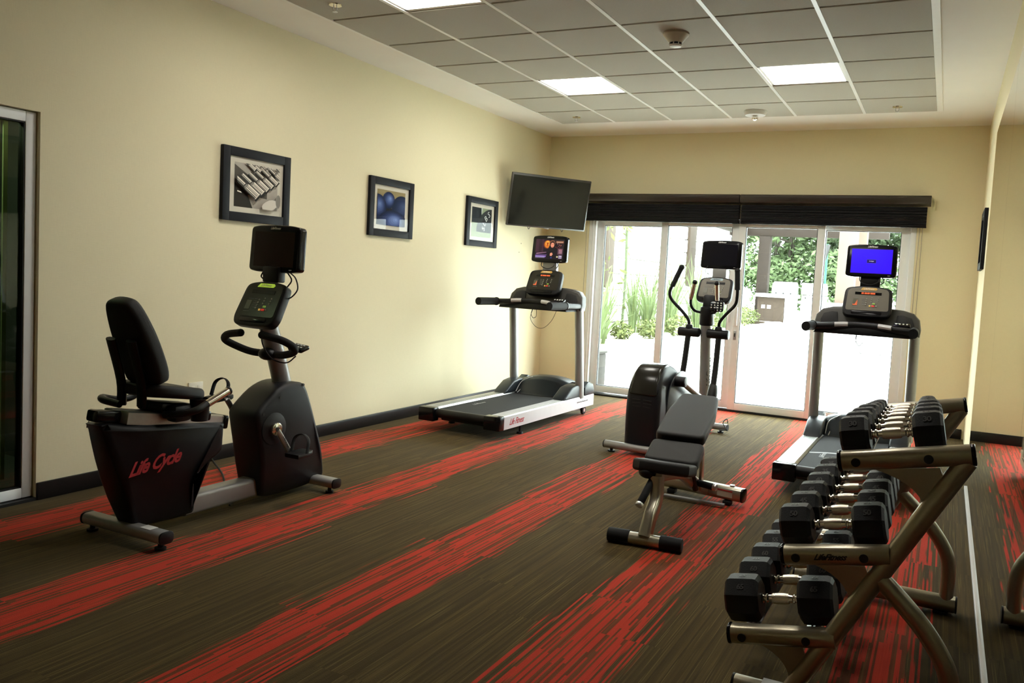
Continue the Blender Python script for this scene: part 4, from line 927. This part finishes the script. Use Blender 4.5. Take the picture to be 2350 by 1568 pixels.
# pads
def pad(nm, c, length, width, th, tilt, rz=0, prof=None, up_=0):
    M = Matrix.Translation(c) @ Matrix.Rotation(rz, 4, 'Z') @ Matrix.Rotation(tilt, 4, 'X')
    P = prof or rrect(width, length, .035, 4)
    return MB().prism(P, M @ Matrix.Translation((0, 0, -th)), th, bev=.018, seg=4).build(nm, VINYL, t_, off=o)
pad('backrest', (3.022, -4.03, .585), .63, .28, .065, math.radians(15.5), math.radians(5), prof=rp([(-.14, -.30), (-.145, .05), (-.115, .31), (.115, .31), (.145, .05), (.14, -.30)], .04))
pad('seat', (3.055, -4.42, .435), .21, .30, .065, math.radians(22), math.radians(4))
pad('front_pad', (3.062, -4.60, .405), .24, .30, .065, math.radians(-11), 0, prof=[(-.10, -.125), (.045, -.125), (.15, -.05), (.15, .11), (-.15, .11), (-.15, -.085)])
MB().box((3.06, -4.45, .355), (.08, .34, .03), bev=.006).build('seat_bracket', KTEXT, t_, off=o)
flat_tube([(3.055, -4.30, .40), (3.03, -4.05, .50), (3.0, -3.80, .58)], .06, .04, 'backrest_bracket', BRONZE)
MB().box((3.11, -4.02, .29), (.016, .055, .32), rot=(.12, 0, 0), bev=.003).build('support_plate', BRONZE, t_, off=o)
MB().tube([(3.075, -4.25, .40), (3.09, -4.12, .22), (3.09, -4.05, .14)], .018, n=10, k=4).build('support_strut', KTEXT, t_, off=o)
MB().box((3.087, -4.16, .30), (.006, .04, .13), rot=(.5, 0, 0)).build('warning_label', mat('label_pink', (.5, .22, .18), .6), t_, off=o)
for a_, b_, in (((3.10, -4.05, .18), (3.20, -4.07, .175)), ((3.03, -4.70, .32), (3.005, -4.80, .215))):
    g_ = MB().cyl(a_, b_, .020, n=16, bev=.003).build('pull_handle', FOAM, t_, off=o)
    d_ = (V(b_)-V(a_)).normalized()*.022
    MB().cyl(b_, V(b_)+d_, .021, n=16, bev=.004).build('tip', STEEL, g_, off=o)
MB().sphere((3.0, -4.70, .355), .04, (1.2, 1, .8)).build('pivot_boss', BLACKP, t_, off=o)

# ------------------------------------------------------------------ dumbbell rack
RO = (4.15, -5.5, 0)
t_ = thing('dumbbell_rack', 'three-tier pewter dumbbell rack standing against the mirror', 'dumbbell rack', RO)
tiers = {'top': ((4.098, .842), (4.452, .912)), 'mid': ((3.948, .514), (4.262, .574)), 'low': ((3.797, .217), (4.125, .277))}
railx = {'top': (4.14, 4.34), 'mid': (3.985, 4.185), 'low': (3.835, 4.035)}
def tz(k, x):
    (x0, z0), (x1, z1) = tiers[k]; return z0+(z1-z0)*(x-x0)/(x1-x0)
for yf in (-6.115, -4.90):
    fr = MB().cyl((3.815, yf, .045), (4.485, yf, .045), .036, n=22, bev=.003).build('foot_bar', PEWTER, t_, off=RO)
    for x_ in (3.808, 4.485): MB().cyl((x_, yf, .045), (x_+.007, yf, .045), .0365, n=20).build('end_cap', BLACKP, fr, off=RO)
    for x_ in (3.87, 4.43): MB().box((x_, yf, .006), (.06, .05, .012), bev=.003).build('rubber_foot', RUBBER, fr, off=RO)
    if yf < -6: MB().box((3.95, yf, .0805), (.09, .05, .001)).build('sticker', WTEXT, fr, off=RO)
    MB().tube([(3.985, yf, .055), (4.20, yf, .45), (4.443, yf, .893)], .030, n=18, k=2, sx=.95).build('diagonal_post', PEWTER, t_, off=RO)
    MB().tube([(4.235, yf, .495), (4.30, yf, .435), (4.375, yf, .355), (4.435, yf, .26), (4.45, yf, .17), (4.447, yf, .06)], .029, n=18, k=6).build('rear_leg', PEWTER, t_, off=RO)
    for k, ((x0, z0), (x1, z1)) in tiers.items():
        L = math.hypot(x1-x0, z1-z0)
        bar = MB().prism(rrect(.066, .060, .024, 5), frame((x0, yf, z0), (0, 1, 0), (-(z1-z0), 0, (x1-x0))), L*(1 if k == 'top' else .985), bev=.002).build('tier_bar', PEWTER, t_, off=RO)
        dr = V((x1-x0, 0, z1-z0)).normalized()
        for q, pp in ((-.012, (x0, z0)), (0, (x1, z1))):
            if q == 0 and k != 'top': continue
            MB().prism(rrect(.069, .064, .026, 5), frame(V((pp[0], yf, pp[1]))+dr*q, (0, 1, 0), (-(z1-z0), 0, (x1-x0))), .012, bev=.004, seg=2).build('end_cap', BLACKG, bar, off=RO)
        for x_ in railx[k]:
            for s in ((-1,) if yf < -6 else (-1, 1)):
                MB().cyl((x_, yf+s*.033, tz(k, x_)-.002), (x_, yf+s*.0365, tz(k, x_)-.002), .0135, n=20).build('bolt_cap', KTEXT, bar, off=RO)
        if k == 'mid' and yf < -6:
            xm = (railx[k][0]+railx[k][1])/2
            text('LifeFitness', .026, frame((xm-RO[0], yf-.0335-RO[1], tz(k, xm)-RO[2]), (dr.x, 0, dr.z), (-dr.z, 0, dr.x)), KTEXT, bar, shear=.6, bold=.0008)
        # gusset plate with hole under each bar
        xd_ = x1-.02 if k != 'top' else x1-.05
        diag = lambda z: 3.985+(z-.055)*(4.432-3.985)/(.872-.055)
        zb = tz(k, xd_)-.03
        outer = [(railx[k][0]+.03, tz(k, railx[k][0]+.03)-.028)]
        p0 = V((railx[k][0]+.05, 0, tz(k, railx[k][0]+.05)-.03)); zl = tz(k, x1)-.21; p2 = V((diag(zl), 0, zl)); p1 = V((p2.x+.01, 0, p0.z-.03))
        arc = [(p0*(1-q)**2+p1*2*q*(1-q)+p2*q*q) for q in [i/8 for i in range(9)]]
        zt = tz(k, diag(tz(k, x1)-.05))-.03
        A = (diag(zt), zt); hA = (A[0]-.012, A[1]-.004); hB = (A[0]-.062, A[1]-.016); hC = (diag(zt-.055)-.016, zt-.055)
        # two pieces around the triangular opening
        poly1 = [(p.x, p.z) for p in arc] + [hC, hB]
        poly2 = None
        FM = frame((0, yf+.004, 0), (1, 0, 0), (0, 0, 1))
        MB().prism(poly1, FM, .008).build('gusset_plate', PEWTER, t_, off=RO)
for k in tiers:
    for i, x_ in enumerate(railx[k]):
        z_ = tz(k, x_)
        s = 1 if i == 0 else -1
        # L-shaped steel rail
        P = [(x_-.022, z_-.030), (x_+.022, z_-.030), (x_+.022, z_-.024), (x_+.004, z_-.022), (x_+.002, z_-.006), (x_-.004, z_-.006), (x_-.006, z_-.022), (x_-.022, z_-.024)]
        MB().prism(P, frame((0, -4.925, 0), (1, 0, 0), (0, 0, 1)), 1.165).build('rail', STEEL, t_, off=RO)
def head_mesh(r, hl, n=8):
    b = MB(); prof = [(r*.80, 0), (r*.97, .010), (r, .020), (r, hl-.020), (r*.95, hl-.008), (r*.80, hl)]
    b.lathe(prof, Matrix.Rotation(PI/2, 4, 'Y') @ Matrix.Rotation(PI/n, 4, 'Z'), n); return b
def dumbbell(lab, grp, c, tilt, r, hl, num, hlen=.128):
    d = thing('dumbbell', lab, 'dumbbell', c, 0, grp); d.rotation_euler = (0, -tilt, 0)
    h = hlen/2
    for s in (-1, 1):
        b = head_mesh(r, hl)
        M = Matrix.Translation((h, 0, 0)) if s > 0 else Matrix.Translation((-h, 0, 0)) @ Matrix.Rotation(PI, 4, 'Z')
        hd = b.xf(M).build('head', HEADM, d, ang=20)
        ap = r*math.cos(PI/8)
        text(num, .026, Matrix.Translation((s*(h+hl/2), -.0, ap+.0006)), mat('number_grey', (.035, .034, .032), .5), hd, name='number', bold=.0008)
        text(num, .026, frame((s*(h+hl/2), -ap*math.sin(PI/4)-.0006, ap*math.cos(PI/4)+.0006), (1, 0, 0), (0, 1, 1)), mat('number_grey', (.035, .034, .032), .5), hd, name='number', bold=.0008) 
    hr = .0145
    g = MB().lathe([(.011, -h-.01), (.0165, -h), (.0165, -h+.006), (.011, -h+.009), (.011, -h+.013), (.0155, -h+.016), (.0155, -h+.020), (.0115, -h+.024), (.0135, -h+.038), (.0165, -.028), (.018, 0), (.0165, .028), (.0135, h-.038), (.0115, h-.024), (.0155, h-.020), (.0155, h-.016), (.011, h-.013), (.011, h-.009), (.0165, h-.006), (.0165, h), (.011, h+.01)], Matrix.Rotation(PI/2, 4, 'Y'), 18).build('handle', CHROME, d, ang=30)
    MB().lathe([(.0168, -.027), (.0184, -.012), (.0186, 0), (.0184, .012), (.0168, .027)], Matrix.Rotation(PI/2, 4, 'Y'), 18).build('knurled_grip', CHROMEK, g)
    return d
ordn = ['nearest', 'second from the near end', 'third from the near end', 'fourth from the near end', 'fifth from the near end', 'sixth from the near end', 'farthest']
rows = {'top': ([-6.0, -5.845, -5.695, -5.55, -5.41, -5.275, -5.15], [.066, .064, .061, .058, .052, .047, .042], [.088, .086, .082, .075, .066, .06, .055], ['30', '25', '20', '15', '12', '10', '5']),
        'mid': ([-5.985, -5.785, -5.595, -5.41, -5.225, -5.045], [.071, .070, .069, .068, .067, .066], [.10, .098, .097, .096, .095, .094], ['50', '45', '45', '40', '35', '35']),
        'low': ([-5.975, -5.765, -5.56, -5.36, -5.165], [.080, .079, .078, .077, .076], [.115, .113, .112, .11, .11], ['65', '60', '60', '55', '55'])}
tname = {'top': 'top', 'mid': 'middle', 'low': 'bottom'}
for k, (ys, rs, hls, nums) in rows.items():
    n = len(ys)
    for i, (y_, r_, hl, nu) in enumerate(zip(ys, rs, hls, nums)):
        xm = (railx[k][0]+railx[k][1])/2; tilt = math.atan2(tiers[k][1][1]-tiers[k][0][1], tiers[k][1][0]-tiers[k][0][0])
        z_ = tz(k, xm)-.006+r_*math.cos(PI/8)/math.cos(tilt)+.002
        where = ordn[i] if i < n-1 else 'farthest'
        dumbbell('black rubber chrome-handled dumbbell, %s on the %s tier of the rack' % (where, tname[k]), 'dumbbells on the %s tier' % tname[k], (xm-.012, y_, z_), tilt, r_, hl, nu)

# ------------------------------------------------------------------ outside
struct(MB().box((8, 20, -.06), (40, 41, .06)).build('patio', PATIO), 'pale concrete patio outside the doors')
struct(MB().box((.15, 9.9, .19), (.20, 18.2, .42), bev=.01).build('planter_wall', PATIO), 'low pale retaining wall beside the patio')
struct(MB().box((-2.1, 9.9, .18), (4.3, 18.2, .38)).build('planting_bed', SOIL), 'mulched planting bed behind the low wall')
o_ = (.40, .86, 0)
t_ = thing('stone_block', 'rough grey stone block standing outside the leftmost glass door', 'stone block', o_)
MB().box((.40, .74, .20), (.22, .30, .42), bev=.02).build('block', GREYST, t_, off=o_)
MB().box((.40, .74, .425), (.24, .32, .03), bev=.008).build('cap', GREYST, t_, off=o_)
# stone garden wall
o_ = (-2.4, 10, .35)
gw = thing('garden_wall', 'high white stone wall behind the planting bed', 'wall', o_)
MB().box((-2.55, 10.5, 1.95), (.25, 17, 3.3)).build('mortar_core', MORTAR, gw, off=o_)
q = random.Random(2)
for r in range(9):
    z = .40+r*.36; y = 2.2+(.4 if r % 2 else 0)
    while y < 18.6:
        ln = q.uniform(.6, 1.0); hh = .34
        MB().box((-2.40+q.uniform(-.02, .02), y+ln/2, z+hh/2), (.14, ln-.02, hh), bev=.02, seg=1).build('stone', STONE, gw, off=o_)
        y += ln
for yy, x_, z0, ww, lb in ((7.72, -2.30, 1.20, .48, 'brown stucco pilaster on the garden wall seen through the first door'), (13.98, -2.30, 1.30, .65, 'brown stucco pilaster on the garden wall seen through the second door')):
    b = MB(); 
    pts = [(yy-ww/2, 3.75), (yy-ww/2, z0), (yy, z0-.06), (yy+ww/2, z0+.10)] + [(yy+ww/2+q.uniform(-.05, .03), z0+.2+.25*i) for i in range(1, 9)] + [(yy+ww/2, 3.75)]
    tag(b.prism(pts, frame((x_-.05, 0, 0), (0, 1, 0), (0, 0, 1)), .10, bev=.01).build('pilaster', STUCCO), lb, 'pilaster')
# plants
def leaf_cloud(b, c, rx, ry, rz, n, s0, rng, elong=1.0):
    for _ in range(n):
        while True:
            p = V((rng.uniform(-1, 1), rng.uniform(-1, 1), rng.uniform(-1, 1)))
            if .35 < p.length < 1: break
        p = V((c[0]+p.x*rx, c[1]+p.y*ry, c[2]+p.z*rz)); s = s0*rng.uniform(.6, 1.4)
        u = V((rng.gauss(0, 1), rng.gauss(0, 1), rng.gauss(0, .7))).normalized(); v = u.cross(V((rng.gauss(0, 1), rng.gauss(0, 1), rng.gauss(0, 1)))).normalized()
        vs = [b.bm.verts.new(p+u*s*elong*a+v*s*c_) for a, c_ in ((-1, 0), (0, .5), (1, 0), (0, -.5))]
        b.bm.faces.new(vs)
def grass_clump(c, n, h, spread, lab, seed, dead=False):
    rng = random.Random(seed); t_ = thing('tall_grass', lab, 'plant', c, 0, 'tall grasses in the planting bed'); b = MB()
    for i in range(n):
        a = rng.uniform(0, 2*PI); r = rng.uniform(0, .12); hh = h*rng.uniform(.55, 1.05); out = spread*rng.uniform(.2, 1); w_ = rng.uniform(.008, .018)
        px, py = r*math.cos(a), r*math.sin(a); dx, dy = math.cos(a+rng.uniform(-.5, .5)), math.sin(a+rng.uniform(-.5, .5)); prev = None
        sx, sy = -dy, dx
        if rng.random() < .6: sx, sy = .9, .3
        for k in range(6):
            f = k/5; x_ = px+dx*out*f*f; y_ = py+dy*out*f*f; z_ = hh*(f-.18*f*f*out/spread); ww = w_*(1-f**2*.95)
            v1, v2 = b.bm.verts.new((x_-sx*ww, y_-sy*ww, z_)), b.bm.verts.new((x_+sx*ww, y_+sy*ww, z_))
            if prev: b.bm.faces.new((prev[0], prev[1], v2, v1))
            prev = (v1, v2)
    o = b.build('blades', GRASSM, t_, flat=True); o['kind'] = 'stuff'
places = [(-.35, 2.6), (-.7, 3.6), (-.45, 5.2), (-.9, 5.7), (-.5, 6.6), (-.2, 7.6), (-1.1, 7.2), (-.6, 8.8), (-1.3, 9.4), (-.25, 9.8)]
plab = ['nearest to the house, by the stone block', 'behind the nearest clump', 'just left of the first door stile', 'in front of the first green pole', 'seen left of the elliptical handles', 'seen behind the elliptical console', 'against the stone wall in mid bed', 'in the far half of the bed', 'close to the wall at the far half', 'at the kerb by the third door']
for i, (p, l) in enumerate(zip(places, plab)):
    grass_clump((p[0], p[1], .365), 46, (1.0, 1.35, 1.25, 1.5, 1.7, 1.5, 1.8, 1.7, 1.8, 1.1)[i], .55, 'clump of tall strappy grass '+l, 20+i)
def shrub(c, r, lab, seed, m_=LEAFB, n=420):
    rng = random.Random(seed); t_ = thing('shrub', lab, 'shrub', c, 0, 'low shrubs in the planting bed'); b = MB()
    leaf_cloud(b, (0, 0, r*.75), r, r, r*.75, n, .035, rng)
    o = b.build('foliage', m_, t_, flat=True); o['kind'] = 'stuff'
    MB().tube([(0, 0, 0), (.01, 0, r*.4), (.03, .02, r*.9)], .012, n=6).build('stem', BARK, t_)
for i, (x_, y_, r_, l) in enumerate(((-.45, 3.9, .20, 'small round shrub seen through the first door, left one'), (-.15, 4.5, .24, 'round shrub just left of the first door stile'), (.0, 5.6, .27, 'round shrub beside the elliptical pivot on the left'), (-.15, 8.2, .26, 'shrub seen behind the elliptical post'), (-.1, 10.6, .36, 'yellow-green shrub low in the third door'), (-.2, 12.4, .30, 'shrub beyond the yellow-green one by the third door'), (1.0, 17.9, .5, 'bushy yellow shrub right of the outdoor grill'))):
    shrub((x_, y_, .365 if i < 6 else 0), r_, l, 40+i)
for i, (x_, y_, l) in enumerate(((-.62, 4.35, 'green bamboo pole rising through the first glass door'), (-1.25, 8.55, 'green bamboo pole seen above the elliptical monitor'), (-1.2, 5.0, 'thin dry vine stem left of the first bamboo pole'))):
    t_ = thing('bamboo', l, 'bamboo', (x_, y_, .365), 0, 'bamboo poles in the planting bed')
    r_ = .028 if i < 2 else .010
    MB().tube([(0, 0, 0), (.02*(-1)**i, 0, 1.0), (-.01, 0, 2.2), (.02, 0, 3.4)], r_, n=8).build('cane', BAMB if i < 2 else BARK, t_)
    for k in range(1, 9): MB().cyl((0.015*(-1)**i*min(1, k/3), 0, .38*k), (.015*(-1)**i*min(1, k/3), 0, .38*k+.02), r_*1.2, n=8).build('node', BAMB, t_) if i < 2 else None
    rng = random.Random(60+i); b = MB(); leaf_cloud(b, (0, 0, 1.6), .10, .10, 1.3, 26, .05, rng, 1.6); oo = b.build('leaves', LEAFB, t_, flat=True); oo['kind'] = 'stuff'
# pergola
def px(x_): pass
o_ = (1.2, 16, 0)
pg = thing('pergola', 'brown timber pergola with two visible posts beyond the patio', 'pergola', o_)
MB().box((-.55, 15.6, 1.6), (.32, .30, 2.45), bev=.01).build('post', WOODB, pg, off=o_)
MB().box((2.19, 11.5, 1.55), (.40, .34, 3.1), bev=.01).build('post', WOODT, pg, off=o_)
MB().box((2.38, 12.6, 1.55), (.25, .34, 3.1), bev=.01).build('post', WOODT, pg, off=o_)
MB().box((.6, 15.6, 2.96), (4.4, .24, .26), bev=.01).build('beam', WOODB, pg, off=o_)
MB().box((-1.2, 14.0, 2.98), (.22, 3.0, .26), bev=.01).build('beam', WOODB, pg, off=o_)
for k in range(7):
    MB().box((-1.2+.62*k, 14.0, 3.18), (.10, 4.4, .16)).build('rafter', WOODB, pg, off=o_)
tag(MB().box((3.1, 11.0, .50), (3.6, .25, 1.04), bev=.01).box((3.1, 11.0, 1.04), (3.7, .35, .06), bev=.01).build('low_wall', COUNT), 'white low wall in front of the tan pergola posts', 'wall')
t_ = thing('string_lamp', 'dark speaker-like lamp hanging from the pergola left of the tan post', 'lamp', (1.72, 11.4, 1.98))
MB().box((0, 0, .25), (.08, .10, .40), rot=(0, .25, 0), bev=.01).build('body', KTEXT, t_); MB().cyl((-.04, 0, .45), (-.04, 0, .9), .012).build('bracket', KTEXT, t_)
# grill island
o_ = (0, 15.3, .37)
gi = thing('grill_island', 'brown outdoor kitchen counter with white top', 'kitchen counter', (.0, 14.9, .37))
o_ = (.0, 14.9, .37)
MB().box((-.08, 14.9, .72), (.74, .7, .70), bev=.01).build('base', STUCCO, gi, off=o_)
MB().box((.05, 14.85, 1.12), (1.10, .85, .10), bev=.01).build('countertop', COUNT, gi, off=o_)
MB().box((-.28, 14.54, .80), (.10, .02, .10), bev=.004).build('outlet_cover', WHITEM, gi, off=o_); MB().box((-.12, 14.54, .80), (.10, .02, .10), bev=.004).build('outlet_cover', WHITEM, gi, off=o_)
MB().box((.42, 14.9, .72), (.24, .70, .70), bev=.01).build('end_panel', COUNT, gi, off=o_)
for i, (x_, l) in enumerate(((.22, 'steel barbecue grill with closed hood, nearer one on the counter'), (.98, 'steel barbecue grill with closed hood, right one at the counter end'))):
    g = thing('barbecue_grill', l, 'grill', (x_, 14.95+.3*i, .37), 0, 'barbecue grills at the outdoor counter')
    MB().prism([(0, .82), (0, .95), (.08, 1.08), (.25, 1.15), (.45, 1.08), (.52, .95), (.52, .82)], frame((-.33, -.25, 0), (0, 1, 0), (0, 0, 1)), .66, bev=.02).build('hood', STEEL, g)
    MB().cyl((-.22, -.29, 1.0), (.22, -.29, 1.0), .02, n=10).build('hood_handle', STEEL, g)
    MB().box((0, 0, .62 if i else .822), (.62, .50, .36 if i else .03), bev=.01).build('firebox', WHITEM, g)
    if i:
        MB().box((0, 0, .24), (.58, .46, .46), bev=.01).build('cabinet', COUNT, g)
        for s in (-1, 1): MB().box((s*.14, -.235, .24), (.22, .012, .40)).build('cabinet_door', STEEL, g)
    for s in (-.2, 0, .2): MB().cyl((s, -.28, .73 if i else .83), (s, -.25, .73 if i else .83), .022, n=12).build('knob', KTEXT, g)
for i, (x_, y_, l) in enumerate(((-.85, 14.1, 'white outdoor chair left of the grill counter, nearest one'), (-1.25, 15.0, 'white outdoor chair behind the grill counter'), (-1.6, 14.0, 'white outdoor chair furthest left beyond the third door'))):
    c_ = thing('outdoor_chair', l, 'chair', (x_, y_, .37), .6*i, 'white outdoor chairs')
    MB().box((0, 0, .42), (.45, .42, .03), bev=.01).build('seat', WHITEM, c_); MB().box((0, .22, .68), (.45, .03, .46), rot=(-.15, 0, 0), bev=.01).build('backrest', WHITEM, c_)
    for sx in (-1, 1):
        for sy in (-1, 1): MB().cyl((sx*.20, sy*.19, 0), (sx*.19, sy*.18, .42), .014, n=8).build('leg', KTEXT, c_)
struct(MB().box((-.4, 14.3, .36), (3.2, 2.8, .06)).build('terrace', PATIO))
struct(MB().box((-1.0, 12.95, .40), (2.2, .20, .10), bev=.01).build('terrace_kerb', STUCCO))
struct(MB().box((0, 34, -.02), (70, 30, .1)).build('lawn', LAWN), 'grassy ground under the trees')
# fence posts
for i, (x_, y_) in enumerate(((-2.0, 19.5), (.6, 20.2))):
    tag(MB().cyl((x_, y_, 0), (x_, y_, 2.9), .035, n=10).build('fence_post', GPOST), ('green metal fence post seen left of the dark pergola post', 'green metal fence post seen behind the grills')[i], 'post', 'green fence posts')
# trees
def tree(c, h, r, m_, lab, seed, n=1400, s0=.16, crown=.35, lean=0):
    rng = random.Random(seed); t_ = thing('tree', lab, 'tree', c, 0, 'trees beyond the patio')
    MB().tube([(0, 0, 0), (lean*.3, 0, h*.3), (lean*.7, .1, h*.6), (lean, 0, h*.9)], lambda q: .14*(1-q*.75)*h/7, n=8).build('trunk', BARK, t_)
    b = MB()
    for k in range(9):
        a = rng.uniform(0, 2*PI); z0 = h*rng.uniform(crown*.8, .7); L = r*rng.uniform(.6, 1.0)
        p = V((lean*z0/h, 0, z0)); e = p+V((math.cos(a)*L, math.sin(a)*L, L*rng.uniform(-.05, .5)))
        b.tube([p, (p+e)/2+V((0, 0, .15)), e], lambda q: .045*(1-q*.8), n=5, k=3)
    o = b.build('branches', BARK, t_); o['kind'] = 'stuff'
    b = MB()
    for k in range(26):
        a = rng.uniform(0, 2*PI); rr_ = r*rng.uniform(.1, 1); zz = h*rng.uniform(crown, 1.0)
        leaf_cloud(b, (lean*zz/h+rr_*math.cos(a), rr_*math.sin(a), zz), r*.42, r*.42, r*.26, n//26, s0, rng, 1.5)
    o = b.build('foliage', m_, t_, flat=True); o['kind'] = 'stuff'
TR = [((-4.2, 23, 0), 6.5, 2.4, LEAFA, 'loose green pine behind the dark pergola post', .28), ((-1.4, 25, 0), 8.5, 2.7, LEAFA, 'large bright green tree in the middle of the third door', .22), ((1.3, 24, 0), 7.0, 2.2, LEAFD, 'darker tree behind the grills', .30), ((3.6, 27, 0), 8.0, 2.6, LEAFA, 'pine behind the tan pergola post', .35), ((6.4, 25, 0), 7.5, 2.6, LEAFD, 'dark pine at the right edge of the fourth door', .30), ((-7.2, 27, 0), 8.0, 2.8, LEAFA, 'tree beyond the end of the garden wall', .25), ((-2.9, 30, 0), 9.5, 3.0, LEAFD, 'tall dark tree furthest back', .3), ((.4, 29, 0), 8.5, 2.8, LEAFA, 'tree between the fence post and the grills, far back', .2), ((9.5, 27, 0), 8, 3, LEAFA, 'tree furthest to the right beyond the patio', .2)]
for i, (c, h, r, m_, l, cr_) in enumerate(TR): tree(c, h, r, m_, l, 80+i, crown=cr_*.55, n=8000, s0=.095)
b = MB(); rng = random.Random(9)
for k in range(30): leaf_cloud(b, (-9+k*.62, 21.5+rng.uniform(-.6, .6), 1.2+rng.uniform(0, .6)), .8, .6, 1.2, 260, .08, rng, 1.3)
tag(b.build('hedge', LEAFA, flat=True), 'low leafy hedge at the foot of the trees', 'hedge', kind='stuff')
